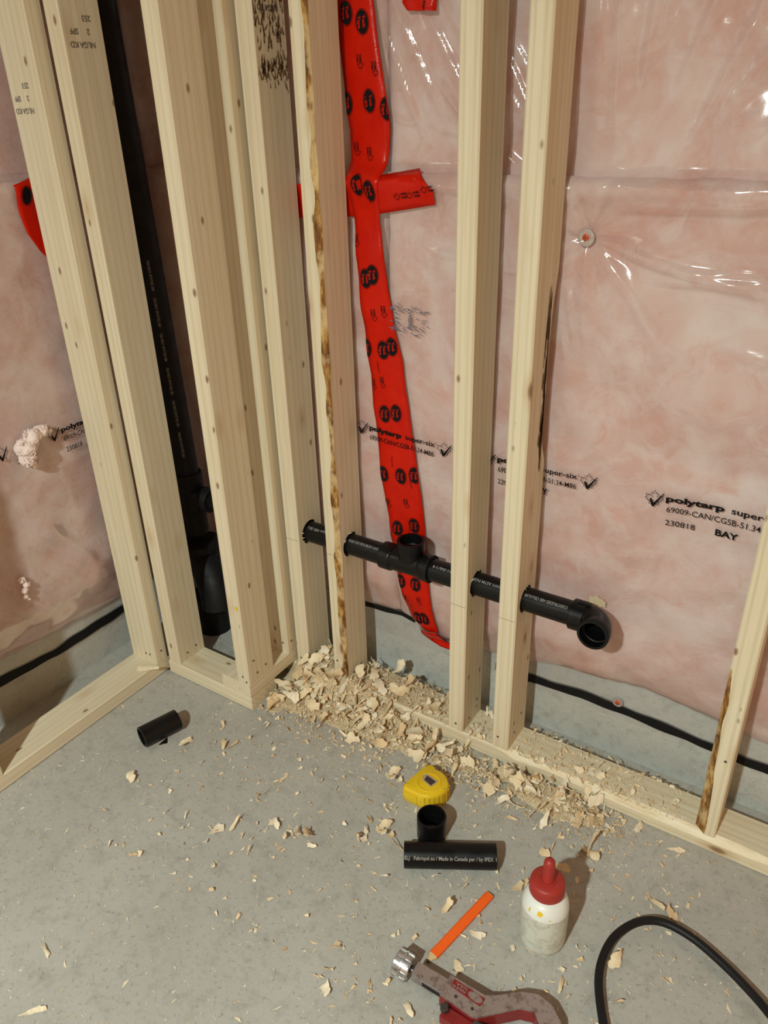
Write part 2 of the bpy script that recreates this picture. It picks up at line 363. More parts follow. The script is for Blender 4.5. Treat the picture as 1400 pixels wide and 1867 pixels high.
def film_l(y, z):
    """x of the plastic sheet on the left wall"""
    y = np.asarray(y, float); z = np.asarray(z, float); zb = zbot_l(y)
    t = thick(y, z, zb, 21)
    t = np.maximum(t, .028*sstep(SEAM, SEAM+.10, z))+.005*sstep(zb-.01, zb+.03, z)+.0025
    wv = (vnoise(y, z, .08, .06, 25)-.5)*.005+(vnoise(y-.5*z, z, .03, .12, 26)-.5)*.002
    for (y0, z0, y1, z1, a, wd) in [(-.36, .52, -.20, .30, .010, .018), (-.42, .45, -.25, .22, .008, .02), (-.30, .75, -.22, .45, .005, .02), (-.5, .40, -.36, .20, .007, .02), (-.30, 1.15, -.17, 1.45, .006, .02), (-.25, 1.0, -.18, .8, .005, .02)]:
        ex, ez = y1-y0, z1-z0; L = math.hypot(ex, ez); ex /= L; ez /= L
        s = (y-y0)*ex+(z-z0)*ez; d = -(y-y0)*ez+(z-z0)*ex
        wv = wv+a*ridge(d, wd)*sstep(-.03, .05, s)*(1-sstep(L-.05, L+.03, s))
    t = t+wv*sstep(zb-.01, zb+.06, z)
    t = np.where(z < zb-.01, .0035+.0012*vnoise(y, z, .03, .02, 29), t)
    return WX+np.maximum(t, .003)
def grid_mesh(name, us, zs, fn, mat, axis, smooth=True):
    U, Z = np.meshgrid(us, zs); D = fn(U, Z); nu, nz = len(us), len(zs)
    P = np.stack([U, D, Z], -1) if axis == 'y' else np.stack([D, U, Z], -1)
    idx = np.arange(nu*nz).reshape(nz, nu)
    F = np.stack([idx[:-1, :-1], idx[:-1, 1:], idx[1:, 1:], idx[1:, :-1]], -1).reshape(-1, 4)
    if axis == 'x': F = F[:, ::-1]
    me = bpy.data.meshes.new(name); me.from_pydata(P.reshape(-1, 3).tolist(), [], F.tolist()); me.materials.append(mat)
    if smooth: me.shade_smooth()
    ob = bpy.data.objects.new(name, me); col.objects.link(ob); return ob
def zline(a, b, st, top=None, tst=.03):
    z = list(np.arange(a, b, st))
    if top: z += list(np.arange(b, top, tst))+[top]
    return np.array(z)
def batt(u0, u1, z0, z1, axis, side, label, group=None):
    """one fibreglass batt: bulging front, back flat on the concrete"""
    nu = max(2, int((u1-u0)/.014)); us = np.linspace(u0, u1, nu); zs = np.linspace(z0, z1, max(2, int((z1-z0)/.014)))
    fz = zbot_r if side == 'r' else zbot_l; seed = 1 if side == 'r' else 21
    U, Z0 = np.meshgrid(us, zs)
    zb = fz(U); Z = np.where(z0 < .3, zb+(Z0-z0)/(z1-z0)*(z1-zb), Z0)
    if z0 > .3: Z = Z
    else: Z = Z+(vnoise(U, Z*0, .035, 1, 43)-.5)*.007*sstep(SEAM-.05, SEAM, Z)
    T = np.maximum(thick(U, np.maximum(Z, SEAM+.012) if z0 > .3 else np.minimum(Z, SEAM-.014), zb, seed), .004)
    if z0 < .3: T = T*(1-.35*sstep(SEAM-.006, SEAM+.002, Z))
    T = T+(vnoise(U, Z, .02, .016, 40)-.5)*.003
    eu = np.clip(np.minimum(U-u0, u1-U)/.012, 0, 1); T = np.maximum(T*(.55+.45*np.sqrt(eu)), .003)
    nz = len(zs)
    def pos(t):
        return np.stack([U, WY-t, Z], -1) if axis == 'y' else np.stack([WX+t, U, Z], -1)
    P = np.concatenate([pos(T).reshape(-1, 3), pos(np.full_like(T, .0006)).reshape(-1, 3)])
    idx = np.arange(nu*nz).reshape(nz, nu); n = nu*nz
    F = np.stack([idx[:-1, :-1], idx[:-1, 1:], idx[1:, 1:], idx[1:, :-1]], -1).reshape(-1, 4).tolist()
    loop = list(idx[0, :])+list(idx[1:, -1])+list(idx[-1, -2::-1])+list(idx[-2:0:-1, 0])
    F2 = [tuple(int(i)+n for i in f[::-1]) for f in F]
    F3 = [(int(loop[k]), int(loop[k-1]), int(loop[k-1])+n, int(loop[k])+n) for k in range(len(loop))]
    me = bpy.data.meshes.new('insulation_batt'); me.from_pydata(P.tolist(), [], F+F2+F3); me.materials.append(M['ins'])
    bm = bmesh.new(); bm.from_mesh(me); bmesh.ops.recalc_face_normals(bm, faces=bm.faces); bm.to_mesh(me); bm.free()
    me.shade_smooth(); me.set_sharp_from_angle(angle=R(60))
    ob = bpy.data.objects.new('insulation_batt', me); col.objects.link(ob)
    return tag(ob, label, 'insulation', group)
G = 'pink insulation batts behind the plastic'
batt(-.86, -.205, .15, SEAM, 'y', 'r', 'lower pink batt behind the drain pipe, left of the vertical red tape', G)
batt(-.203, 1.3, .15, SEAM, 'y', 'r', 'lower pink batt right of the red tape, behind the elbow end of the pipe', G)
batt(-.86, -.205, SEAM-.006, 2.43, 'y', 'r', 'upper pink batt above the horizontal seam, left of the vertical red tape', G)
batt(-.203, 1.3, SEAM-.006, 2.43, 'y', 'r', 'upper pink batt above the horizontal seam at the top right', G)
batt(-1.4, WY-.05, .15, SEAM, 'x', 'l', 'lower pink batt on the left wall beside the leftmost stud', G)
batt(-1.4, WY-.05, SEAM-.006, 2.43, 'x', 'l', 'upper pink batt on the left wall at the top left edge', G)

xs_f = np.concatenate([np.arange(-.85, -.46, .012), np.arange(-.46, .60, .0042), np.arange(.60, 1.3, .02)])
film_right = grid_mesh('plastic_sheet', xs_f, zline(.105, 1.47, .0045, 2.43), film_r, M['film'], 'y')
tag(film_right, 'clear wrinkled plastic vapour barrier over the pink right-hand wall', 'plastic sheet', 'vapour barrier sheets')
ys_f = np.concatenate([np.arange(-1.4, -.62, .02), np.arange(-.62, -.1, .007), np.arange(-.1, .12, .015)])
film_left = grid_mesh('plastic_sheet', ys_f, zline(.085, 1.47, .007, 2.43), film_l, M['film'], 'x')
tag(film_left, 'clear plastic vapour barrier over the pink left-hand wall', 'plastic sheet', 'vapour barrier sheets')

# sealant strips behind the lower edge of the sheets, and one black gap strip
def strip(name, pts, axis, hgt, label):
    mb = MB(); us = np.arange(pts[0][0], pts[-1][0]+1e-6, .012); vs = []
    for u in us:
        z = float(np.interp(u, [p[0] for p in pts], [p[1] for p in pts])); h = hgt*(.8+.5*float(vnoise(u, 0, .06, 1, 33)))
        z += .004*(float(vnoise(u, 0, .04, 1, 31))-.5)
        for (t, dz) in ((0, -h/2), (.0049, -h/2+.0004), (.0049, h/2-.0004), (0, h/2)):
            vs.append((u, WY-t, z+dz) if axis == 'y' else (WX+t, u, z+dz))
    n = len(us); fs = [(i*4+k, (i+1)*4+k, (i+1)*4+(k+1) % 4, i*4+(k+1) % 4) for i in range(n-1) for k in range(4)]
    fs += [(0, 1, 2, 3), ((n-1)*4+3, (n-1)*4+2, (n-1)*4+1, (n-1)*4)]
    return tag(mb.add(vs, fs).build(name, M['seal']), label, 'sealant')
strip('black_strip', [(.05, .125), (.13, .126), (.25, .134), (.52, .120), (.60, .115), (1.25, .11)], 'y', .021, 'black sealant band along the right concrete wall behind the clear plastic')
strip('black_strip', [(-.31, .172), (-.25, .176), (-.20, .182), (-.165, .176)], 'y', .016, 'short black strip in the gap under the pink insulation left of the red tape')  # black strip drawn for the gap at the batt's lower edge
strip('black_strip', [(-1.3, .135), (-.49, .118), (-.34, .104), (-.135, .109), (-.05, .11)], 'x', .022, 'black sealant band along the left concrete wall')

# ------------------------------------------------------------------ text on surfaces
def text_mesh(body, size, bold=0.0, spacing=1.0, sx=1.0):
    cu = bpy.data.curves.new('t', 'FONT'); cu.body = body; cu.size = size; cu.offset = bold; cu.space_character = spacing; cu.resolution_u = 3
    ob = bpy.data.objects.new('t', cu); col.objects.link(ob)
    dg = bpy.context.evaluated_depsgraph_get(); me = bpy.data.meshes.new_from_object(ob.evaluated_get(dg))
    vs = [(v.co.x*sx, v.co.y) for v in me.vertices]; fs = [tuple(p.vertices) for p in me.polygons]
    bpy.data.objects.remove(ob); bpy.data.curves.remove(cu); bpy.data.meshes.remove(me)
    return vs, fs
def put(name, pieces, fn, mat, parent):
    """flat pieces [(verts2d, faces)] mapped by fn to 3d, one mesh"""
    mb = MB()
    for vs, fs in pieces:
        if getattr(fn, 'vec', False):
            A = np.array(vs, float); mb.add(np.stack(np.broadcast_arrays(*fn(A[:, 0], A[:, 1])), -1).tolist(), fs)
        else: mb.add([fn(x, y) for x, y in vs], fs)
    return mb.build(name, mat, parent, smooth=False, fix=False)
LEAF = [(0, -.5), (.03, -.27), (.27, -.32), (.23, -.20), (.50, .04), (.43, .09), (.49, .27), (.31, .23), (.27, .30), (.12, .12), (.19, .43), (.10, .37), (0, .58)]
LEAF = LEAF+[(-x, y) for x, y in LEAF[-2:0:-1]]
def leaf(cx, cy, s, wd=.05, check=True):
    out = []
    n = len(LEAF); vs = []
    for i in range(n):
        a, b, c = [Vector((*LEAF[(i+k) % n], 0)) for k in (-1, 0, 1)]
        d = ((b-a).normalized()+(c-b).normalized()); d = d.normalized() if d.length > 1e-4 else Vector((0, 1, 0)); nn = Vector((-d.y, d.x, 0))*wd*.5
        vs += [(cx+(b.x+nn.x)*s, cy+(b.y+nn.y)*s), (cx+(b.x-nn.x)*s, cy+(b.y-nn.y)*s)]
    out.append((vs, [(2*i, 2*i+1, (2*i+3) % (2*n), (2*i+2) % (2*n)) for i in range(n)]))
    if check:
        q = [(-.28, .02), (-.10, -.46), (.02, -.46), (.55, .45), (.50, .46), (-.02, -.22), (-.14, .04)]
        out.append(([(cx+x*s, cy+y*s) for x, y in q], [(0, 1, 2), (0, 2, 5), (0, 5, 6), (2, 3, 4), (2, 4, 5)]))
    return out
def block(full=True, left_cut=0):
    """the sheet's printed block; origin at the start of the first line, baseline"""
    ps = []
    def T(b, x, y, size, bold, width, sp=1.0):
        vs, fs = text_mesh(b, size, bold, sp); w_ = max(v[0] for v in vs); k = width/w_
        ps.append(([(x+v[0]*k, y+v[1]) for v in vs], fs))
    T('polytarp', 0, 0, .0150, .0007, .082); T('super-six', .091, 0, .0150, .00028, .070); T('®', .1625, .006, .006, 0, .003)
    T('69009-CAN/CGSB-51.34-M86', .002, -.021, .0150, .0001, .158)
    if full: T('230818', .002, -.047, .0150, .0001, .043); T('BAY', .073, -.047, .0170, .0006, .033)
    ps.extend(leaf(-.019, .0, .030)); ps.extend(leaf(.182, -.002, .030))
    return ps
def on_right(x0, z0, rot=0, off=.0045):
    c, s = math.cos(rot), math.sin(rot)
    def fn(u, v):
        x = x0+u*c-v*s; z = z0+u*s+v*c; return (x, film_r(x, z)-off, z)
    fn.vec = True; return fn
def on_left(y0, z0, rot=0, off=.0045):
    c, s = math.cos(rot), math.sin(rot)
    def fn(u, v):
        y = y0+u*c-v*s; z = z0+u*s+v*c; return (film_l(y, z)+off, y, z)
    fn.vec = True; return fn
for x0, z0, rt in ((-.243, .668, R(-2)), (.054, .660, 0), (.374, .655, R(2))):
    kx = 1.17 if x0 > .3 else 1.0
    put('printed_text', [([(v[0]*(kx if v[0] > 0 else 1), v[1]) for v in vs], fs) for vs, fs in block(x0 > 0)], on_right(x0, z0, rt), M['ink'], film_right)
put('printed_text', block(), on_left(-.222, .652, 0), M['ink'], film_left)
vs6, fs6 = text_mesh('230816', .015, .0001)
put('printed_text', [(vs6, fs6)]+leaf(-.03, .034, .030), on_left(-.338, .620, 0), M['ink'], film_left)
# smudged ink stamp on the plastic between the tape and the third stud
sm = []
r2 = random.Random(5)
for k in range(70):
    cx = r2.choice([r2.gauss(.008, .008), r2.gauss(.050, .012), r2.uniform(0, .075)]); cy = r2.choice([r2.gauss(.046, .006), r2.gauss(.006, .006), r2.uniform(0, .05)])
    l = r2.uniform(.004, .014); h = r2.uniform(.0005, .0013); a = r2.gauss(-.2, .3)
    q = [(-l/2, -h), (l/2, -h*.4), (l/2, h*.4), (-l/2, h)]
    sm.append(([(cx+x*math.cos(a)-y*math.sin(a), cy+x*math.sin(a)+y*math.cos(a)) for x, y in q], [(0, 1, 2, 3)]))
vsS, fsS = text_mesh('M34SEW', .009, .0004); sm.append(([(.040-v[1], .008+v[0]*.8) for v in vsS], fsS))
put('ink_smudge', sm, on_right(-.176, .885), M['inkb'], film_right)
put('yellow_smear', [([(.017*math.cos(.42*k)*(1+.25*math.sin(2.3*k)), .013*math.sin(.42*k)*(1+.2*math.cos(3.1*k))) for k in range(15)], [tuple(range(15))])], on_right(.276, .408, 0, .003), M['ylw'], film_right)

# ------------------------------------------------------------------ red tape
def tape_strip(name, rows, fn, label, cols=7, off=.0022, group='red sheathing tape strips'):
    """rows: list of (u,z) left / (u,z) right pairs down the strip"""
    nr = []
    for i in range(len(rows)-1):
        for k in range(8):
            t = k/8; nr.append(tuple(tuple((1-t)*rows[i][s][c]+t*rows[i+1][s][c] for c in range(2)) for s in range(2)))
    nr.append(rows[-1]); vs = []
    for (a, b) in nr:
        for j in range(cols):
            t = j/(cols-1); u = a[0]*(1-t)+b[0]*t; z = a[1]*(1-t)+b[1]*t; vs.append(fn(u, z, off+.0006*float(vnoise(u, z, .012, .03, 50))))
    n = len(nr); fs = [(i*cols+j, i*cols+j+1, (i+1)*cols+j+1, (i+1)*cols+j) for i in range(n-1) for j in range(cols-1)]
    o = MB().add(vs, fs).build('sheathing_tape', M['tape'], fix=False)
    s = o.modifiers.new('thickness', 'SOLIDIFY'); s.thickness = .0004; s.offset = 0
    return tag(o, label, 'tape', group)
fr = lambda u, z, off: (u, float(film_r(u, z))-off, z)
fl = lambda u, z, off: (float(film_l(u, z))+off, u, z)
TL = [(-.298, 1.52), (-.286, 1.386), (-.277, 1.259), (-.273, 1.160), (-.262, 1.084), (-.249, .920), (-.238, .822), (-.212, .557), (-.192, .384), (-.171, .257), (-.160, .190), (-.152, .165)]
TR = [(-.224, 1.52), (-.208, 1.381), (-.186, 1.258), (-.194, 1.161), (-.206, 1.086), (-.181, .927), (-.159, .833), (-.121, .579), (-.110, .408), (-.099, .282), (-.090, .205), (-.088, .180)]
vt = tape_strip('t', list(zip(TL, TR)), fr, 'long vertical red tape strip printed with black ovals down the plastic')
ct = tape_strip('t', [((-.415, 1.142), (-.420, 1.080)), ((-.30, 1.150), (-.30, 1.086)), ((-.199, 1.163), (-.201, 1.098)), ((-.128, 1.174), (-.128, 1.110)), ((-.106, 1.156), (-.106, 1.114)), ((-.089, 1.142), (-.089, 1.117))], fr,
                'short red tape strip crossing the vertical tape at right angles', off=.0014)
tt = tape_strip('t', [((-.157, 1.50), (-.094, 1.50)), ((-.157, 1.420), (-.094, 1.412)), ((-.148, 1.409), (-.094, 1.405))], fr, 'small red tape end hanging at the top edge right of the long strip')
tl = tape_strip('t', [((-.206, 1.156), (-.140, 1.170)), ((-.202, 1.104), (-.145, 1.104)), ((-.195, 1.066), (-.150, 1.05)), ((-.175, 1.03), (-.150, 1.0))], fl, 'torn red tape piece on the left wall behind the leftmost stud')
tb = tape_strip('t', [((-.152, .168), (-.092, .185)), ((-.140, .152), (-.085, .178)), ((-.112, .138), (-.078, .172)), ((-.09, .132), (-.070, .168)), ((-.060, .134), (-.055, .160))], lambda u, z, off: (u, float(film_r(u, z))-off-.004-.006*float(vnoise(u, z, .02, .015, 51)), z),
                'crumpled red tape tail at the foot of the vertical strip')
def tape_u(z, sel):  # edge position of the vertical tape at height z
    pts = sorted((p[1], p[0]) for p in sel); return np.interp(z, [p[0] for p in pts], [p[1] for p in pts])
def tape_mark(pieces, cx, cz, rot, parent, name, clip=True, off=.0044):
    c, s = math.cos(rot), math.sin(rot)
    def fn(u, v):
        x = cx+u*c-v*s; z = cz+u*s+v*c
        if clip: x = np.clip(x, tape_u(z, TL)+.0005, tape_u(z, TR)-.0005)
        return (x, film_r(x, z)-off, z)
    fn.vec = True; return fn
def ell(a, b, n=22, r0=0):
    return ([(a*math.cos(2*math.pi*k/n), b*math.sin(2*math.pi*k/n)) for k in range(n)], [tuple(range(n))])
def ring2(a, b, wd, n=26):
    vs = []
    for k in range(n):
        t = 2*math.pi*k/n; vs += [((a)*math.cos(t), (b)*math.sin(t)), ((a-wd)*math.cos(t), (b-wd)*math.sin(t))]
    return (vs, [(2*k, 2*k+1, (2*k+3) % (2*n), (2*k+2) % (2*n)) for k in range(n)])
tk1 = text_mesh('Tuck', .0095, .0003, 1.0, .95); tk2 = text_mesh('Tape', .0095, .0003, 1.0, .95)
def logo(cx, cz, tilt):
    put('oval_logo', [ell(.0115, .0175), ring2(.0135, .0195, .0008)], tape_mark(None, cx, cz, tilt, vt, ''), M['ink'], vt)
    for (vs, fs), dx in ((tk1, .0012), (tk2, -.0080)):
        w_ = max(v[0] for v in vs)
        put('logo_lettering', [([(dx+v[1]*.8, w_/2-v[0]) for v in vs], fs)], tape_mark(None, cx, cz, tilt, vt, '', True, .0048), M['tape'], vt)
OV = [(-.268, 1.414), (-.236, 1.399), (-.277, 1.278), (-.227, 1.281), (-.191, 1.268), (-.245, 1.146), (-.217, 1.137), (-.236, .980), (-.220, .988), (-.241, .844), (-.200, .845), (-.180, .854), (-.201, .711), (-.174, .717), (-.207, .575), (-.163, .579), (-.130, .588), (-.179, .446), (-.138, .462), (-.174, .309), (-.135, .312), (-.140, .208), (-.119, .216)]
for i, (x, z) in enumerate(OV): logo(x, z, R(4))
tiny = text_mesh('CCMC', .0045, .0002); line_ = text_mesh('sheathing tape 205-02', .0028, .0001)
MK = [(-.243, 1.347), (-.212, 1.335), (-.260, 1.210), (-.231, 1.202), (-.255, 1.054), (-.219, .917), (-.197, .926), (-.227, .775), (-.204, .783), (-.199, .510), (-.154, .519), (-.165, .267), (-.126, .273)]
for x, z in MK:
    put('maple_leaf_mark', [([(-.004-a[1], .006-a[0]) for a in tiny[0]], tiny[1]), ([(.002-a[1], .006-a[0]) for a in tiny[0]], tiny[1])]+leaf(0, -.012, .012, .08, False), tape_mark(None, x, z, R(4), vt, ''), M['ink'], vt)
for x, z in [(-.258, .96), (-.222, .64), (-.185, .60), (-.140, .56), (-.195, .41), (-.150, .43), (-.214, .80), (-.190, .33), (-.155, .225), (-.222, 1.12), (-.150, .36)]:
    put('small_print', [([(a[1], .02-a[0]) for a in line_[0]], line_[1])], tape_mark(None, x, z, R(4), vt, ''), M['ink'], vt)
for x, z in [(-.13, 1.128), (-.155, 1.125), (-.10, 1.138)]:
    put('maple_leaf_mark', [([(.002+a[0], a[1]) for a in tiny[0]], tiny[1]), ([(.002+a[0], .006+a[1]) for a in tiny[0]], tiny[1])]+leaf(-.006, .004, .012, .08, False), tape_mark(None, x, z, R(10), ct, '', False, .0034), M['ink'], ct)
put('maple_leaf_mark', [([(a[1], -a[0]) for a in tiny[0]], tiny[1])]+leaf(.002, .008, .012, .08, False), tape_mark(None, -.115, 1.420, 0, tt, '', False, .0044), M['ink'], tt)
put('oval_logo', [ell(.010, .0165), ring2(.012, .0185, .0008)], (lambda u, v: (float(film_l(-.182+u, 1.135+v))+.0044, -.182+u, 1.135+v)), M['ink'], tl)

# screws with washers
def washer_screw(x, z, y, label, big=1.0):
    e = empty('washer_screw', (x, y, z)); tag(e, label, 'screw', 'screws with washers holding the plastic')
    Mx = frame((0, 0, 0), (0, -1, 0))
    MB().lathe([(.004, 0), (.0135*big, 0), (.0145*big, .0012), (.0135*big, .0022), (.006, .0026), (.004, .002)], 24, Mx, closed=True).build('washer', M['washer'], e)
    MB().lathe([(0, .0052), (.003, .005), (.0062, .0034), (.0062, .0015), (.004, .001), (0, .001)], 6, Mx).build('screw_head', M['screw'], e, smooth=False)
    MB().box((-.0045, -.0058, -.0007), (.0045, -.0051, .0007)).box((-.0007, -.0059, -.0045), (.0007, -.0051, .0045)).build('cross_slot', M['nail'], e, smooth=False)
    return e
washer_screw(.187, 1.078, float(film_r(.187, 1.078))-.001, 'orange screw with zinc washer puckering the plastic right of the studs')
washer_screw(.333, .150, WY-.0062, 'small screw and washer in the sealant band near the floor', .8)

# insulation tufts pulled out through the left sheet
def tuft(pts, rad, label, seed):
    bm = bmesh.new()
    for p, r in zip(pts, rad):
        bmesh.ops.create_icosphere(bm, subdivisions=4, radius=r, matrix=Matrix.Translation(p))
    me = bpy.data.meshes.new('insulation_tuft'); bm.to_mesh(me); bm.free()
    o = bpy.data.objects.new('insulation_tuft', me); col.objects.link(o); me.materials.append(M['fluff'])
    rm = o.modifiers.new('merge', 'REMESH'); rm.mode = 'VOXEL'; rm.voxel_size = .0016
    dg = bpy.context.evaluated_depsgraph_get(); me2 = bpy.data.meshes.new_from_object(o.evaluated_get(dg)); o.modifiers.clear(); o.data = me2
    for v in me2.vertices:
        q = v.co*60+Vector((seed, 0, 0)); n = mnoise.fractal(q*.55, 1.0, 2.0, 4)
        v.co += v.normal*n*.010
    me2.shade_smooth(); me2.set_sharp_from_angle(angle=R(38))
    if not me2.materials: me2.materials.append(M['fluff'])
    return tag(o, label, 'insulation tuft', 'pink tufts on the left wall')
xl_ = float(film_l(-.31, .64))
tuft([Vector((xl_+.016, -.320, .655)), Vector((xl_+.018, -.300, .672)), Vector((xl_+.014, -.278, .676)), Vector((xl_+.012, -.262, .674)), Vector((xl_+.018, -.322, .630)), Vector((xl_+.016, -.312, .615))],
     [.020, .018, .013, .008, .017, .012], 'large pale pink insulation tuft poking through the left plastic', 3)
xl_ = float(film_l(-.40, .34))
tuft([Vector((xl_+.006, -.396, .362)), Vector((xl_+.007, -.392, .350)), Vector((xl_+.007, -.398, .335)), Vector((xl_+.006, -.400, .320)), Vector((xl_+.005, -.394, .312))], [.006, .007, .006, .006, .006], 'thin pink insulation wisp low on the left plastic', 9)

# ------------------------------------------------------------------ lumber
T_, W_ = .038, .089
NAIL = MB().lathe([(0, .0010), (.0024, .0010), (.0028, 0), (.0012, -.002)], 8).mesh('nail', M['nail'])
def lumber(name, sx, sy, L, Mx, label, cat, group, wane=None, eased=.003, n=2, rough='bark'):
    """board with its length along local z; wane {corner: fn(z)->size} roughs away an edge down to the bark"""
    wane = wane or {}
    if wane: n = int(L/.012)
    mb = MB(); vs = []
    cs = [(0, 0), (sx, 0), (sx, sy), (0, sy)]; dirs = [((0, 1), (1, 0)), ((-1, 0), (0, 1)), ((0, -1), (-1, 0)), ((1, 0), (0, -1))]
    for i in range(n):
        z = L*i/(n-1)
        for c in range(4):
            a = b = eased
            if c in wane:
                a, b = wane[c](z)
            p = cs[c]; d1, d2 = dirs[c]
            vs.append((p[0]+d1[0]*a, p[1]+d1[1]*a, z)); vs.append((p[0]+d2[0]*b, p[1]+d2[1]*b, z))
    fs = []; mi = []
    for i in range(n-1):
        for k in range(8):
            l = (k+1) % 8; fs.append((i*8+k, i*8+l, (i+1)*8+l, (i+1)*8+k))
            c = k//2; mi.append(1 if (k % 2 == 0 and c in wane and max(wane[c](L*(i+.5)/(n-1))) > .0045) else 0)
    fs += [tuple(reversed(range(8))), tuple((n-1)*8+k for k in range(8))]; mi += [0, 0]
    mb.v = vs; mb.f = fs; mb.m = mi
    o = mb.build(name, [M['wood'], M[rough]], None, True, 28)
    o.matrix_world = Mx
    return tag(o, label, cat, group)
def drill(o, c, axis, r):
    """clean hole through a board: c, axis in world space"""
    cut = MB().lathe([(r, -.09), (r, .09)], 40, frame(c, axis)).build('drill', M['wood'])
    bo = o.modifiers.new('hole', 'BOOLEAN'); bo.operation = 'DIFFERENCE'; bo.object = cut; bo.solver = 'EXACT'
    bpy.context.view_layer.update(); dg = bpy.context.evaluated_depsgraph_get()
    me = bpy.data.meshes.new_from_object(o.evaluated_get(dg)); o.modifiers.clear(); o.data = me
    me.shade_smooth(); me.set_sharp_from_angle(angle=R(28))
    bpy.data.objects.remove(cut)
def nails(o, pts):
    """pts: (local position, local direction)"""
    for p, d in pts:
        k = bpy.data.objects.new('nail', NAIL); col.objects.link(k); k.parent = o; k.matrix_local = frame(p, d)
def up(x, y, z): return Matrix.Translation((x, y, z))
def alongX(x, y, z):   # local z -> X, local x -> Y, local y -> Z
    m = Matrix(((0, 0, 1, x), (1, 0, 0, y), (0, 1, 0, z), (0, 0, 0, 1))); return m
def alongY(x, y, z):   # local z -> Y, local x -> Z, local y -> X
    m = Matrix(((0, 1, 0, x), (0, 0, 1, y), (1, 0, 0, z), (0, 0, 0, 1))); return m
xA, xB, xC, xD, xE = -.4226, -.3071, .0068, .1149, .5393
xl, yL1, yc, xs, x2, yL4 = -.724, -.1905, -.1624, -.4326, -.7090, -.0198
PZ, PY, PR = .405, .045, .0242     # drain pipe centre line
GS, GP = 'wall studs', 'bottom plates'
TOP = 2.40
def wn(size, z0, z1, seed, pw=1.0, k=.05):
    def f(z):
        n = float(vnoise(z, 0, k, 1, seed)); m = float(sstep(z0-.03, z0+.05, np.float64(z))*(1-sstep(z1-.08, z1+.02, np.float64(z))))
        a = max(.0025, size*m*(.45+.9*n)); return (a, a*pw)
    return f
# right wall plate, waney on its upper front edge (local: x->Y, y->Z, corner 3 = x0,y1)
pr = lumber('bottom_plate', W_, T_, 1.78, alongX(-.53, 0, 0), 'long bottom plate of the right wall with a rough waney front edge', 'wood plate', GP,
            wane={3: wn(.012, .66, 1.78, 61, 1.2, .09)}, rough='torn')
pl = lumber('bottom_plate', T_, W_, 1.55, alongY(xl-W_, -1.70, 0), 'bottom plate along the left wall running to the leftmost stud', 'wood plate', GP)
pf = lumber('bottom_plate', W_, T_, xs+.7115, alongX(-.7115, yc, 0), 'short bottom plate across the front of the pipe chase', 'wood plate', GP)
ps = lumber('bottom_plate', T_, W_, .205, alongY(xs-W_, yc, T_), 'upper plate on the right side of the pipe chase, lapped over the front plate', 'wood plate', GP)
sE = lumber('wall_stud', T_, W_, TOP, up(xE, 0, T_), 'rightmost stud with brown bark on its lower left edge', 'stud', GS,
            wane={0: (lambda z: (lambda m: (max(.0025, .016*m*(.6+.7*float(vnoise(z, 0, .06, 1, 71)))), max(.0025, .021*m*(.5+.8*float(vnoise(z, 0, .05, 1, 72))))))(float(1-sstep(.15, .50, np.float64(z)))*.8+float(1-sstep(.0, .16, np.float64(z)))*.2))})
sD = lumber('wall_stud', T_, W_, TOP, up(xD, 0, T_), 'stud nearest the elbow end of the pipe, dark stain on its side', 'stud', GS,
            wane={2: wn(.020, .66, 1.00, 75, 1.3, .09)})
sC = lumber('wall_stud', T_, W_, TOP, up(xC, 0, T_), 'stud right of the upturned tee, left of the stud by the elbow', 'stud', GS)
sB = lumber('wall_stud', T_, W_, TOP, up(xB, 0, T_), 'stud left of the tee with a bark streak down its front edge', 'stud', GS,
            wane={1: (lambda z: (lambda n, m: (max(.003, .013*m*(.30+1.0*n)), max(.003, .008*m*(.4+.8*n))))(float(vnoise(z, 0, .05, 1, 77)), 1.0 if z < 1.45 else max(0, 1-(z-1.45)/.1)))})
sA = lumber('wall_stud', T_, W_, TOP, up(xA, 0, T_), 'stud with dark printing near the top where the pipe run emerges', 'stud', GS)
s4 = lumber('wall_stud', W_, T_, TOP-.038, up(xs-W_, yL4, 2*T_), 'stud at the rear of the pipe chase, half hidden behind the corner stud', 'stud', GS)
s3 = lumber('wall_stud', T_, W_, TOP-.038, up(xs-T_, yc, 2*T_), 'front corner stud of the pipe chase on the lapped plates', 'stud', GS)
s2 = lumber('wall_stud', T_, W_, TOP, up(x2, yc, T_), 'left front stud of the pipe chase, just left of the black stack', 'stud', GS)
s1 = lumber('wall_stud', W_, T_, TOP, up(xl-W_, yL1, T_), 'leftmost full stud on the left plate with an upside-down grade stamp', 'stud', GS)
s0 = lumber('wall_stud', W_, T_, TOP, up(xl-W_, -.655, T_), 'stud cut off by the left picture edge, casting a shadow on the plate', 'stud', GS)
# pipe holes
for s in (sA, sB, sC, sD): drill(s, (s.location.x+.019, PY-.001, PZ+.0005), (1, 0, 0), .0290)
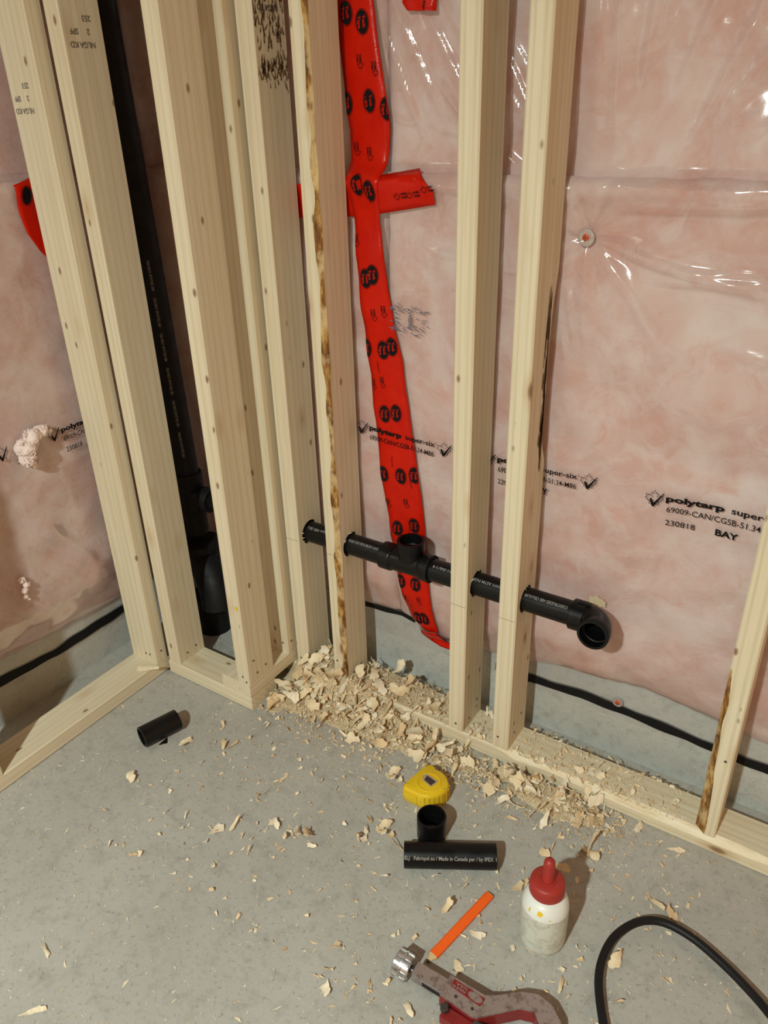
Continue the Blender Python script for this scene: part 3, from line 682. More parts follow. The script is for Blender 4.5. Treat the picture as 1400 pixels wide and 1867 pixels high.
# nails toe-driven at the feet of the studs
for s, pts in ((sA, [((.014, -.0002, .022), (0, -1, 0)), ((.0382, .03, .03), (1, 0, 0))]), (sB, [((.0382, .060, .022), (1, 0, 0)), ((.0382, .03, .016), (1, 0, 0)), ((.012, -.0002, .06), (0, -1, 0))]),
               (sC, [((.020, -.0002, .018), (0, -1, 0)), ((.0382, .028, .02), (1, 0, 0)), ((.0382, .062, .05), (1, 0, 0))]), (sD, [((.0382, .03, .03), (1, 0, 0)), ((.0382, .062, .06), (1, 0, 0)), ((.014, -.0002, .03), (0, -1, 0))]),
               (sE, [((.026, -.0002, .19), (0, -1, 0)), ((.03, -.0002, .60), (0, -1, 0))]), (s1, [((.055, -.0002, .022), (0, -1, 0)), ((.070, -.0002, .024), (0, -1, 0)), ((.0892, .02, .03), (1, 0, 0))]),
               (s2, [((.0382, .030, .020), (1, 0, 0)), ((.0382, .060, .024), (1, 0, 0))]), (s3, [((.020, -.0002, .02), (0, -1, 0)), ((.030, -.0002, .008), (0, -1, 0)), ((.0382, .030, .020), (1, 0, 0)), ((.0382, .060, .024), (1, 0, 0)), ((.0382, .022, .06), (1, 0, 0))]),
               (s4, [((.075, -.0002, .028), (0, -1, 0)), ((.0892, .015, .03), (1, 0, 0))])):
    nails(s, pts)
# pencil line at pipe height on the faces
for s, dz in ((sA, -.005), (sB, -.012), (sC, -.035), (sD, -.03)):
    MB().box((.001, -.0004, PZ-.038+dz), (.036, .0002, PZ-.0372+dz)).build('pencil_mark', M['pencilm'], s, smooth=False)
# splinters round the pipe holes
rs_ = random.Random(11)
for s in (sA, sB, sC, sD):
    for k in range(7):
        a = rs_.uniform(0, 2*math.pi); r0 = .0292; L = rs_.uniform(.003, .009)
        p = Vector((.0381, PY-.001+r0*math.cos(a), PZ-.0375+r0*math.sin(a))); d = Vector((rs_.uniform(.2, .8), rs_.uniform(-.5, .5), rs_.uniform(-.6, .9))).normalized()
        q = p+d*L; w_ = Vector((0, -math.sin(a), math.cos(a)))*.0012
        MB().add([p-w_, p+w_, p+Vector((-.001, 0, .001)), q], [(0, 1, 3), (1, 2, 3), (2, 0, 3), (0, 2, 1)]).build('splinter', M['wood'], s, smooth=False)
# grade stamps
def stamp(s, pieces, fn, name='grade_stamp', mat='inkw'): put(name, pieces, fn, M[mat], s)
def rows(lines, size, gap, bold=.0003):
    out = []
    for i, (b, dx) in enumerate(lines):
        vs, fs = text_mesh(b, size, bold); out.append(([(v[0]+dx, v[1]-i*gap) for v in vs], fs))
    return out
st = rows([('NLGA', 0), ('KD', .036), ('2', .008), ('SPF', .032), ('253', .002)], .0125, .0)
lay = [(.000, .000), (0, 0), (.000, -.020), (0, -.020), (.0, -.040)]
st = [([(x+lay[i][0], y+lay[i][1]) for x, y in vs], fs) for i, (vs, fs) in enumerate(st)]
stamp(s1, st, lambda u, v: (.062-u, -.0005, 1.285+v*-1-.038-.0))
stamp(s2, [([(x, y) for x, y in vs], fs) for vs, fs in st], lambda u, v: (.0386, .066-u, 1.385-v*1.0-.038))
# dark scuffed ink at the top of stud A, and its smear
sc = []
r3 = random.Random(21)
for k in range(230):
    y = r3.uniform(.004, .086); z = r3.choice([r3.uniform(1.37, 1.52), r3.gauss(1.335, .010), r3.uniform(1.30, 1.5) if y > .07 else r3.uniform(1.38, 1.5)]); l = r3.uniform(.006, .022); h = r3.uniform(.0006, .002); a = r3.gauss(1.57, .25)
    q = [(-l/2, -h), (l/2, -h*.3), (l/2, h*.3), (-l/2, h)]
    sc.append(([(y+p*math.cos(a)-r*math.sin(a), z-.038+p*math.sin(a)+r*math.cos(a)) for p, r in q], [(0, 1, 2, 3)]))
stamp(sA, sc, lambda u, v: (.0386, min(max(u, .004), .085), v), 'ink_smear', 'brown')
stamp(sA, [([(x, y) for x, y in vs], fs) for vs, fs in st], lambda u, v: (.0388, .068-u, 1.43-v-.038), 'grade_stamp', 'nail')
stamp(s3, [([(-.004, -.004), (.003, -.006), (.004, .006), (-.002, .008)], [(0, 1, 2, 3)])], lambda u, v: (.030+u, -.0005, .215+v), 'yellow_spot', 'yel')
# dark stain streak low on stud D's side
st2 = []
for k in range(70):
    z = r3.uniform(.70, .99); y = .066-abs(r3.gauss(0, .006)); l = r3.uniform(.02, .07); h = r3.uniform(.0012, .0035)
    st2.append(([(y-h, z-l/2), (y, z-l/2-.006), (y+h*.4, z+l/2-.008), (y-h*.2, z+l/2)], [(0, 1, 2, 3)]))
put('dark_stain', st2, lambda u, v: (.0384, min(u, .066), v-.038), M['brown'], sD)
# splinter of wood at the joint of the left plate and the chase
o = MB().add([(0, 0, 0), (.012, .004, .0), (.050, .030, .006), (.006, .012, .004), (.004, .004, .012), (.048, .032, .012)], [(0, 1, 2), (0, 2, 3), (0, 4, 1), (1, 4, 5), (1, 5, 2), (3, 2, 5), (3, 5, 4), (0, 3, 4)]).build('wood_splinter', M['wood'], smooth=False)
o.location = (-.748, -.235, .0385); tag(o, 'loose wood splinter lying at the joint beside the leftmost stud', 'splinter')

# ------------------------------------------------------------------ drain pipe run through the studs
def wrap_text(body, size, origin, axis, up0, r, bold=.0002, flip=False, width=None):
    """text wrapped on a cylinder: runs along axis, up0 = radial direction of the baseline centre"""
    vs, fs = text_mesh(body, size, bold); w_ = max(v[0] for v in vs); k = (width/w_) if width else 1
    ax = Vector(axis).normalized(); u0 = Vector(up0).normalized(); tn = u0.cross(ax); O = Vector(origin); rr = r+.0003
    res = []
    for x, y in vs:
        y -= size*.35; x = x*k
        th = y/r; res.append(tuple(O+ax*x+(u0*math.cos(th)+tn*math.sin(th))*rr))
    return res, fs
def text_part(name, parts, mat, parent):
    mb = MB()
    for vs, fs in parts: mb.add(vs, fs)
    return mb.build(name, mat, parent, smooth=False, fix=False)
def hollow(mb, a, b, ro, ri, seg=40):
    a, b = Vector(a), Vector(b); L = (b-a).length
    return mb.lathe([(ri, 0), (ro-.0006, 0), (ro, .0006), (ro, L-.0006), (ro-.0006, L), (ri, L)], seg, frame(a, b-a), closed=True)
run = empty('drain_pipe_run', (0, PY, PZ)); tag(run, 'horizontal black plastic drain pipe with tee and elbow running through the studs', 'pipe')
def P(x, dy=0, dz=0): return Vector((x, dy, dz))
hollow(MB(), P(-.732), P(-.165), PR, .0205).build('pipe_section', M['abs'], run)
hollow(MB(), P(-.070), P(.260), PR, .0205).build('pipe_section', M['abs'], run)
# tee
tee = MB()
tee.lathe([(.0205, 0), (.0292, 0), (.0300, .001), (.0300, .024), (.0292, .027), (.0262, .030), (.0262, .096), (.0292, .099), (.0300, .102), (.0300, .120), (.0292, .121), (.0205, .121)], 40, frame((-.182, 0, 0), (1, 0, 0)), closed=True)
tee = tee.build('tee_body', M['abs'], run)
MB().lathe([(.0248, .012), (.0275, .012), (.0275, .030), (.0300, .033), (.0306, .036), (.0306, .0555), (.0296, .0565), (.0246, .0565), (.0246, .034), (.0230, .032), (.0230, .012)], 40, frame((-.112, 0, 0), (0, 0, 1)), closed=True).build('tee_branch', M['abs'], run)
MB().lathe([(.0246, 0), (.0304, 0), (.0304, .0025), (.0246, .0025)], 40, frame((-.0625, 0, 0), (1, 0, 0)), closed=True).build('cement_ring', M['absd'], run)
# elbow turning towards the room
arc = [(.276+.029*math.sin(t), -.029+.029*math.cos(t), 0) for t in [math.pi/2*k/10 for k in range(11)]]
el = MB().tube(arc, .0272, 40, inner=.0225); el.build('elbow_bend', M['abs'], run)
MB().lathe([(.0225, 0), (.0292, 0), (.0300, .001), (.0300, .026), (.0285, .028), (.0225, .028)], 40, frame((.248, 0, 0), (1, 0, 0)), closed=True).build('elbow_hub', M['abs'], run)
MB().lathe([(.0225, 0), (.0285, .0005), (.0298, .003), (.0300, .022), (.0292, .0232), (.0246, .0232), (.0246, .004), (.0225, .003)], 40, frame((.305, -.026, 0), (0, -1, .06)), closed=True).build('elbow_mouth', M['abs'], run)
MB().box((.258, -.004, .0285), (.282, .004, .0325)).build('moulded_rib', M['abs'], run, smooth=False)
UPR = (0, -.62, .78)   # text faces the camera side of the pipe, printed upside down
text_part('pipe_print', [wrap_text('COEXTRUDED ABS CELLULAR', .0085, (.243, 0, 0), (-1, 0, 0), UPR, PR, .00012, width=.088)], M['white'], run)
text_part('pipe_print', [wrap_text('DWV ASTM F628', .0085, (.106, 0, 0), (-1, 0, 0), UPR, PR, .00012, width=.062)], M['white'], run)
text_part('pipe_print', [wrap_text('01:06/14', .0085, (-.004, 0, 0), (-1, 0, 0), UPR, PR, .00012, width=.046)], M['white'], run)
text_part('pipe_print', [wrap_text('DWV ASTM F628-2022 SPDR', .0085, (-.186, 0, 0), (-1, 0, 0), UPR, PR, .00012, width=.078)], M['white'], run)
text_part('pipe_print', [wrap_text('Fabrique ABS (EL)', .0085, (-.312, 0, 0), (-1, 0, 0), UPR, PR, .00012, width=.066)], M['white'], run)

# ------------------------------------------------------------------ vertical stack in the chase
SB = Vector((-.755, .042, 0)); ST = Vector((-.835, .042, 2.40))
def sp(z): t = z/2.4; return SB*(1-t)+ST*t+Vector((0, 0, z-(SB*(1-t)+ST*t).z))
stack = empty('drain_stack', (-.752, .042, 0)); tag(stack, 'vertical black drain stack with wye and cleanout inside the pipe chase', 'pipe')
def rel(v): return Vector(v)-Vector((-.752, .042, 0))
MB().tube([rel(sp(z)) for z in (.46, 1.0, 1.6, 2.39)], .030, 32, caps=False, inner=.027).build('stack_pipe', M['absd'], stack)
MB().lathe([(.030, 0), (.036, .0), (.037, .002), (.037, .034), (.035, .038), (.0305, .038)], 32, frame(rel((-.769, .042, .430)), (-.033, 0, 1))).build('stack_coupling', M['absd'], stack)
MB().lathe([(.031, 0), (.031, .135)], 32, frame(rel((-.765, .042, .300)), (-.033, 0, 1))).build('stack_pipe', M['absd'], stack)
MB().lathe([(.0245, 0), (.029, .0), (.029, .030), (.0315, .033), (.0315, .056), (.0305, .058), (.0245, .058)], 32, frame(rel((-.752, .045, .405)), (1, 0, 0)), closed=True).build('side_inlet', M['absd'], stack)
MB().lathe([(.044, 0), (.046, .002), (.046, .062), (.052, .066), (.052, .084), (.046, .088), (.036, .090)], 32, frame(rel((-.758, .040, .190)), (0, 0, 1))).build('stack_hub', M['absd'], stack)
MB().tube([rel((-.752, .036, .22)), rel((-.715, .022, .205)), rel((-.690, .012, .165)), rel((-.680, .006, .115))], [.044, .046, .047, .046], 32).build('wye_branch', M['absd'], stack)
MB().lathe([(.046, .0), (.046, .085), (.052, .088), (.052, .112), (.046, .116)], 32, frame(rel((-.752, .042, .0)), (0, 0, 1))).build('cleanout_hub', M['absd'], stack)
for z in (.52, .60, .68, .76, .84, .92):
    v, f = wrap_text('ABS CELLULAR CORE IPEX', .008, rel(sp(z)), (sp(z+.1)-sp(z)), (.75, -.65, 0), .030, .00012, width=.066); text_part('pipe_print', [(v, f)], M['white'], stack)

# concrete crumbs on the floor of the chase
mbc = MB(); r4 = random.Random(31)
for k in range(46):
    p = Vector((r4.uniform(-.72, -.56), r4.uniform(-.06, .02), 0)); s = r4.uniform(.002, .006)
    q = [p+Vector((r4.uniform(-s, s), r4.uniform(-s, s), r4.choice([0, 0, s*r4.uniform(.5, 1.2)]))) for _ in range(5)]
    c = p+Vector((0, 0, s))
    mbc.add(q+[c], [(0, 1, 5), (1, 2, 5), (2, 3, 5), (3, 4, 5), (4, 0, 5), (4, 3, 2, 1, 0)])
tag(mbc.build('concrete_crumbs', M['grey'], smooth=False), 'pale broken concrete crumbs on the floor of the pipe chase', 'rubble', kind='stuff')

# ------------------------------------------------------------------ objects on the floor
# short pipe offcut by the chase
a, b = Vector((-.570, -.379, PR)), Vector((-.544, -.294, PR))
o = empty('pipe_offcut', a); tag(o, 'short black pipe offcut lying alone in front of the pipe chase', 'pipe', 'loose pipe pieces on the floor')
hollow(MB(), (0, 0, 0), b-a, PR, .0195).build('pipe_wall', M['abs'], o)
MB().add([(0, 0, 0), (.004, .001, 0), (.002, .024, .003), (.012, .012, .002), (.014, .014, .0)], [(0, 1, 2), (1, 3, 4), (1, 4, 2)]).build('plastic_burr', M['abs'], o, smooth=False).location = (.028, .020, -.0238)
# longer printed offcut
a, b = Vector((.0955, -.3285, PR)), Vector((.2440, -.2410, PR))
o = empty('pipe_offcut', a); tag(o, 'longer black pipe offcut with grey printing lying below the tape measure', 'pipe', 'loose pipe pieces on the floor')
hollow(MB(), (0, 0, 0), b-a, PR, .0205).build('pipe_wall', M['abs'], o)
ax = (b-a).normalized(); side = Vector((ax.y, -ax.x, 0))
text_part('pipe_print', [wrap_text('ELJ   Fabriqué au / Made in Canada par / by IPEX  I', .0095, ax*.001, ax, side*.78+Vector((0, 0, .62)), PR, .00016, width=.170)], M['white'], o)
# upright coupling
o = empty('pipe_coupling', (.1075, -.2460, 0)); tag(o, 'black pipe coupling standing upright between tape measure and long offcut', 'pipe coupling', 'loose pipe pieces on the floor')
MB().lathe([(.0250, 0), (.0280, 0), (.0286, .001), (.0286, .053), (.0280, .054), (.0250, .054)], 44, closed=True).build('coupling_wall', M['abs'], o)
MB().lathe([(.0235, .025), (.0249, .025), (.0249, .029), (.0235, .029)], 44, closed=True).build('inner_stop', M['abs'], o)
# tape measure
TM = [(.026, -.117), (.018, -.145), (.009, -.196), (.016, -.203), (.030, -.203), (.058, -.203), (.075, -.196), (.088, -.180), (.094, -.162), (.092, -.146), (.080, -.131), (.064, -.122), (.046, -.123), (.041, -.117)]
cx, cy = .052, -.162
o = empty('tape_measure', (cx, cy, 0)); tag(o, 'yellow tape measure lying flat among the shavings', 'tape measure')
out = [(x-cx, y-cy) for x, y in TM]
def smooth_closed(p, it=2):
    for _ in range(it):
        q = []
        for i in range(len(p)):
            a, b = Vector(p[i]), Vector(p[(i+1) % len(p)]); q += [tuple(a*.75+b*.25), tuple(a*.25+b*.75)]
        p = q
    return p
so = smooth_closed(out)
def inset(p, k): return [(x*k, y*k) for x, y in p]
mb = MB(); levels = [(0, .90), (.003, .97), (.014, 1.0), (.024, 1.0), (.033, .985), (.0375, .94), (.0385, .90)]
n = len(so); vs = [(x*k, y*k, z) for z, k in levels for x, y in so]
fs = [(i*n+k, i*n+(k+1) % n, (i+1)*n+(k+1) % n, (i+1)*n+k) for i in range(len(levels)-1) for k in range(n)]+[tuple(reversed(range(n))), tuple((len(levels)-1)*n+k for k in range(n))]
mb.add(vs, fs).build('case', M['yel'], o, angle=50)
MB().lathe([(.0225, 0), (.0255, 0), (.0255, .0012), (.0245, .0018), (.0225, .0016)], 40, Matrix.Translation((.001, -.002, .0383)), closed=True).build('raised_ring', M['yel'], o)
q = [(-.030, .004), (-.012, .013), (.011, .011), (.004, -.011), (-.019, -.009)]
dl = MB().prism([(x+.003, y+.001) for x, y in [(-.024, .010), (-.014, .015), (.014, .009), (.008, -.011), (-.016, -.004)]], .0384, .0390).build('label_plate', M['decal2'], o, smooth=False)
MB().prism([(x+.003, y+.001) for x, y in [(-.014, .011), (.010, .006), (.006, -.008), (-.013, -.002)]], .0390, .0393).build('label_picture', M['decal'], dl, smooth=False)
# front groove panel and ribs on the rounded side
for k in range(9):
    t = k/8; i = int((.36+.28*t)*n); x, y = so[i % n]
    MB().box((x*.985-.0011, y*.985-.0011, .004), (x*1.01+.0011, y*1.01+.0011, .033)).build('grip_rib', M['yeld'], o, smooth=False)
i0, i1 = int(.19*n), int(.31*n); pth = [so[k % n] for k in range(i0, i1+1)]
MB().tube([(x*1.003, y*1.003, .030) for x, y in pth]+[(pth[-1][0]*1.003, pth[-1][1]*1.003, .008)], .0007, 6).build('panel_groove', M['yeld'], o)
MB().box((-.030, .040, .012), (-.012, .0475, .027)).build('blade_hook', M['steel'], o, smooth=False)
for x, y in ((-.034, -.027), (.036, .0), (-.020, .036)):
    MB().lathe([(0, .0012), (.0022, .0012), (.0028, 0)], 10, Matrix.Translation((x, y, .0378))).build('case_screw', M['yeld'], o)
# chalk bottle
o = empty('chalk_bottle', (.373, -.326, 0)); tag(o, 'dusty white squeeze bottle with red nozzle cap standing on the floor', 'bottle')
MB().lathe([(0, .001), (.030, .001), (.035, 0), (.0385, .004), (.0392, .012), (.0395, .05), (.0392, .082), (.0388, .088)], 48).build('body', M['bottle'], o, angle=60)
MB().lathe([(.0389, .0885), (.0380, .096), (.0340, .107), (.0285, .113), (.0225, .1155), (.0225, .118), (.0240, .1185), (.0240, .1205), (.0225, .1212), (.0225, .127)], 48).build('shoulder', M['bwhite'], o, angle=60)
cap = MB().lathe([(.0235, .1225), (.0288, .1215), (.0296, .124), (.0290, .138), (.0278, .1445), (.0255, .1465), (.0150, .1480), (.0146, .1500), (.0118, .1502), (.0116, .1485)], 48).build('cap', M['red'], o, angle=40)
MB().lathe([(.0118, .148), (.0108, .155), (.0098, .168), (.0096, .183), (.0088, .1895), (.0060, .1935), (0, .195)], 28).build('nozzle_tip', M['red'], o, angle=60)
def shoulder_r(z): return float(np.interp(z, [.0885, .096, .107, .113], [.0389, .0380, .0340, .0285]))+.0008
for q in ([(-.02, .100), (.14, .0985), (.26, .103), (.20, .1065), (.02, .1075)], [(-.45, .098), (-.36, .097), (-.38, .104), (-.44, .105)], [(.50, .094), (.60, .0935), (.58, .097)]):
    put('yellow_paint', [(q, [tuple(range(len(q)))])], lambda u, v: (shoulder_r(v)*math.sin(u), -shoulder_r(v)*math.cos(u), v), M['yel'], o)
# carpenter's pencil
a, b = Vector((.2335, -.4580, 0)), Vector((.2635, -.3060, 0)); d = (b-a).normalized(); L = (b-a).length
o = empty('carpenter_pencil', a); tag(o, 'flat orange carpenter pencil pointing at the pipe cutter knob', 'pencil')
Mx = frame((0, 0, .0042), d, (0, 0, 1))
sec = [(-.0042, -.0052), (-.0024, -.0082), (.0024, -.0082), (.0042, -.0052), (.0042, .0052), (.0024, .0082), (-.0024, .0082), (-.0042, .0052)]
MB().prism(sec, .0, L, Mx).build('shaft', M['orange'], o, smooth=False)
vs = [Mx @ Vector((x*.97, y*.97, .0002)) for x, y in sec]+[Mx @ Vector((x*.42-.001, y*.30, -.011)) for x, y in sec]
MB().add(vs, [(k, (k+1) % 8, 8+(k+1) % 8, 8+k) for k in range(8)]+[tuple(range(8)), tuple(range(15, 7, -1))]).build('sharpened_tip', M['cedar'], o, smooth=False)
vs = [Mx @ Vector((x*.40-.001, y*.28, -.0108)) for x, y in sec]+[Mx @ Vector((x*.15-.0016, y*.12, -.0165)) for x, y in sec]
MB().add(vs, [(k, (k+1) % 8, 8+(k+1) % 8, 8+k) for k in range(8)]+[tuple(range(8)), tuple(range(15, 7, -1))]).build('lead', M['lead'], o, smooth=False)
MB().prism([(x*.985, y*.985) for x, y in sec], L, L+.0006, Mx).build('cut_end', M['cedar'], o, smooth=False)
# pipe cutter
CZ = .017
o = empty('pipe_cutter', (.21, -.505, 0)); tag(o, 'worn red and grey pipe cutter with a ribbed steel knob', 'pipe cutter')
def rc(x, y, z): return (x-.21, y+.505, z)
kn = frame(rc(.190, -.5075, .0235), (1, .03, -.10))
prof = [(0, .0), (.014, .0), (.019, .002), (.0205, .006), (.0205, .026), (.019, .030), (.014, .030), (.013, .026), (0, .026)]
MB().lathe(prof, 20, kn).build('knob', M['steel'], o, angle=25)
for k in range(10):
    a_ = 2*math.pi*k/10; r_ = kn @ Matrix.Rotation(a_, 4, 'Z')
    MB().box((.0195, -.0022, .003), (.0232, .0022, .029), 0, r_).build('knob_rib', M['steel'], o, smooth=False)
MB().lathe([(.0202, .0), (.0230, .0), (.0230, .004), (.0202, .004)], 20, kn @ Matrix.Translation((0, 0, .0135)), closed=True).build('knob_band', M['steel'], o)
MB().lathe([(0, .0), (.006, 0), (.006, .010), (0, .010)], 14, kn @ Matrix.Translation((0, 0, .026))).build('screw_shaft', M['dsteel'], o)
bar = MB().box(rc(.226, -.5165, .009), rc(.300, -.4935, .029)).build('slide_bar', M['cast'], o, smooth=False)
MB().box(rc(.246, -.5172, .013), rc(.285, -.5163, .021)).build('bar_slot', M['rubber'], bar, smooth=False)
CF = [(.282, -.4870), (.344, -.4865), (.360, -.4765), (.388, -.4520), (.413, -.4410), (.438, -.4450), (.460, -.4620), (.474, -.490), (.477, -.530), (.468, -.558), (.444, -.566), (.437, -.548), (.447, -.520), (.440, -.490), (.418, -.470), (.400, -.476), (.383, -.492), (.350, -.524), (.340, -.528), (.282, -.524)]
def fr_out(k):
    c_ = Vector((sum(p[0] for p in CF)/len(CF), sum(p[1] for p in CF)/len(CF)))
    pts = [Vector(p) for p in CF]; n_ = len(pts); res = []
    for i in range(n_):
        e = (pts[(i+1) % n_]-pts[i-1]).normalized(); nn = Vector((e.y, -e.x)); res.append(pts[i]+nn*k)
    return [tuple(p) for p in res]
loc = lambda L_: [(x-.21, y+.505) for x, y in L_]
MB().prism(loc(CF), .004, .030).build('frame_casting', M['redp'], o, smooth=False)
MB().prism(loc(fr_out(.0008)), .0295, .034).build('frame_face', M['cast'], o, smooth=False)
bd = [(.291, -.4905), (.347, -.4925), (.345, -.5075), (.291, -.5035)]
MB().prism(loc(bd), .0340, .0346).build('badge', M['redp'], o, smooth=False)
MB().lathe([(.0085, 0), (.0100, 0), (.0100, .0008), (.0085, .0008)], 28, Matrix.Translation(rc(.3325, -.4990, .0345)) @ Matrix.Rotation(R(-4), 4, 'Z') @ Matrix.Diagonal((1.25, .62, 1, 1)), closed=True).build('badge_oval', M['cast'], o)
MB().lathe([(0, .0005), (.0085, .0005), (.0085, 0)], 28, Matrix.Translation(rc(.3325, -.4990, .0345)) @ Matrix.Rotation(R(-4), 4, 'Z') @ Matrix.Diagonal((1.22, .60, 1, 1))).build('badge_oval', M['cast'], o)
for body, dx, dy, sz, wd in (('MADE IN', .3165, -.4992, .0072, .024), ('U.S.A.', .3165, -.4935, .0078, .020)):
    vs, fs = text_mesh(body, sz, .0003); w_ = max(v[0] for v in vs)
    put('badge_lettering', [([(dx-v[0]*wd/w_, dy-v[1]*.75) for v in vs], fs)], lambda u, v: rc(u, v, .0351), M['cast'], o)
for x, y in ((.306, -.5135), (.3365, -.5165)):
    MB().lathe([(0, .0004), (.0028, .0004), (.0030, 0)], 14, Matrix.Translation(rc(x, y, .0338))).build('rivet', M['dsteel'], o)
MB().box(rc(.296, -.548, .006), rc(.345, -.529, .024)).build('slide_block', M['redp'], o, smooth=False)
MB().lathe([(0, 0), (.0075, 0), (.0075, .012), (.006, .014), (0, .014)], 6, frame(rc(.300, -.534, .020), (-.2, -.2, 1))).build('hex_bolt', M['dsteel'], o, smooth=False)
MB().lathe([(0, -.002), (.008, -.002), (.0150, 0), (.008, .002), (0, .002)], 28, frame(rc(.372, -.535, .017), (0, 0, 1))).build('cutting_wheel', M['steel'], o)
MB().box(rc(.345, -.546, .008), rc(.372, -.524, .026)).build('wheel_holder', M['dsteel'], o, smooth=False)
# black hose loop
HP = [(.60, -.60, .022), (.555, -.475, .012), (.528, -.437, .011), (.512, -.417, .012), (.486, -.366, .016), (.477, -.324, .020), (.482, -.276, .022), (.506, -.231, .022), (.541, -.207, .020), (.591, -.207, .018), (.648, -.227, .017), (.700, -.257, .020), (.738, -.290, .030), (.80, -.345, .055), (.86, -.42, .05), (.90, -.52, .02)]
def catmull(p, k=8):
    p = [Vector(q) for q in p]; p = [p[0]*2-p[1]]+p+[p[-1]*2-p[-2]]; r = []
    for i in range(1, len(p)-2):
        for j in range(k):
            t = j/k; a, b, c, d = p[i-1:i+3]
            r.append(.5*((2*b)+(c-a)*t+(2*a-5*b+4*c-d)*t*t+(3*b-a-3*c+d)*t**3))
    return r+[p[-2]]
o = MB().tube(catmull(HP), .0070, 14).build('rubber_hose', M['rubber'], angle=60); tag(o, 'black rubber hose looping on the floor at the lower right', 'hose')

# ------------------------------------------------------------------ wood shavings
def flake(L, Wd, curl, twist, seed, nu=6, nv=4, th=.0008):
    """fan shaped auger shaving: narrow heel, ragged broad end, curled across and along"""
    r = random.Random(seed); top = []; w0 = r.uniform(.15, .75); skew = r.uniform(-.5, .5); k2 = r.choice([1, -1, 1])*r.uniform(4, 30)*twist/2.0
    for i in range(nu):
        t = i/(nu-1); wv = Wd*(w0+(1-w0)*t)*(1-.25*(t > .9))*r.uniform(.82, 1.12)
        for j in range(nv):
            s = j/(nv-1)-.5; x = (t-.5)*L*(1-.5*s*s); y = s*wv+skew*Wd*(t-.5)
            if i == nu-1: x += r.uniform(-.16, .10)*L
            if i == 0: x += r.uniform(-.05, .12)*L
            if j in (0, nv-1): y += r.uniform(-.10, .10)*Wd
            a = y*curl; yy = math.sin(a)/curl; zz = (1-math.cos(a))/curl
            b = x*k2; xx = math.sin(b)/k2 if abs(k2) > 1 else x; zx = (1-math.cos(b))/k2 if abs(k2) > 1 else 0
            top.append((xx, yy, zz+zx+x*s*twist*.12+r.uniform(-.0007, .0007)))
    zmin = min(p[2] for p in top); top = [(x, y, z-zmin+th) for x, y, z in top]
    bot = [(x, y, z-th) for x, y, z in top]; n = len(top); fs = []
    for i in range(nu-1):
        for j in range(nv-1):
            a, b, c, d = i*nv+j, i*nv+j+1, (i+1)*nv+j+1, (i+1)*nv+j
            fs += [(a, d, c, b), (n+a, n+b, n+c, n+d)]
    loop = [j for j in range(nv)]+[i*nv+nv-1 for i in range(1, nu)]+[(nu-1)*nv+j for j in range(nv-2, -1, -1)]+[i*nv for i in range(nu-2, 0, -1)]
    for k in range(len(loop)):
        a, b = loop[k], loop[(k+1) % len(loop)]; fs.append((a, b, n+b, n+a))
    return top+bot, fs
rc_ = random.Random(99); FL = []
for k in range(18):
    kind = k % 3
    L = rc_.uniform(.018, .036) if kind else rc_.uniform(.026, .042); Wd = rc_.uniform(.013, .026) if kind else rc_.uniform(.008, .014)
    cu = rc_.uniform(30, 100); tw = rc_.uniform(.4, 4.5)
    v, f = flake(L, Wd, cu if kind == 1 else cu*.6, tw, k+1)
    me = MB().add(v, f).mesh('wood_shaving', M['chip'], True, 40); FL.append((me, v, f))
PLATE_Z = T_
STUDS = [(xA, 0, T_, W_), (xB, 0, T_, W_), (xC, 0, T_, W_), (xD, 0, T_, W_), (xE, 0, T_, W_), (xs-W_, yL4, W_, T_), (xs-T_, yc, T_, W_), (xs-W_, yc, W_, .205)]
FLOOROBJ = [(.10, -.18, .10), (.17, -.285, .09)]
def blocked(x, y, m=.006, low=True):
    for (a, b, w_, d) in STUDS:
        if a-m < x < a+w_+m and b-m < y < b+d+m: return True
    if -.7115-m < x < xs+m and yc-m < y < yc+W_+m: return True
    return False
def heap(x, y):
    """height of the sawdust mound above the surface below"""
    h = .034*math.exp(-((x+.345)/.075)**2-((y-.005)/.055)**2)
    h += .022*math.exp(-((x+.27)/.10)**2-((y+.035)/.05)**2)
    h += .016*math.exp(-((x+.13)/.12)**2-((y+.05)/.045)**2)
    h += .022*math.exp(-((x+.36)/.05)**2-((y-.07)/.05)**2)
    h += .012*math.exp(-((x+.16)/.14)**2-((y-.06)/.045)**2)
    h += .010*math.exp(-((x+.385)/.06)**2-((y+.10)/.05)**2)
    h += .016*math.exp(-((x-.28)/.09)**2-((y+.050)/.032)**2)
    h += .006*math.exp(-((x-.05)/.09)**2-((y+.060)/.035)**2)
    return h
def surf(x, y):
    if 0 <= y <= W_: return PLATE_Z
    return 0.0
def ground(x, y): # smooth top incl. mound leaning on the plate
    base = surf(x, y)
    if y < 0 and base == 0:
        base = max(0.0, PLATE_Z*(1+y/.045))*min(1.0, heap(x, y)/.016) if y > -.045 else 0.0
    if y > W_: base = 0.0
    return base+heap(x, y)*.75
def place_chip(x, y, z, sc, seed, tilt=.5):
    r = random.Random(seed); me, v, f = FL[r.randrange(len(FL))]
    ob = bpy.data.objects.new('wood_shaving', me); col.objects.link(ob)
    ob.location = (x, y, z+.0005); flip = math.pi if r.random() < .35 else 0
    rot = Matrix.Rotation(r.uniform(0, 6.28), 4, 'Z') @ Matrix.Rotation(flip+r.gauss(0, tilt), 4, 'X') @ Matrix.Rotation(r.gauss(0, tilt), 4, 'Y')
    zmin = min((rot @ Vector(p)).z for p in v)*sc
    ob.matrix_world = Matrix.Translation((x, y, z+.0004-zmin)) @ rot @ Matrix.Scale(sc, 4)
    ob['_n'] = FL.index((me, v, f)) % 3; return ob
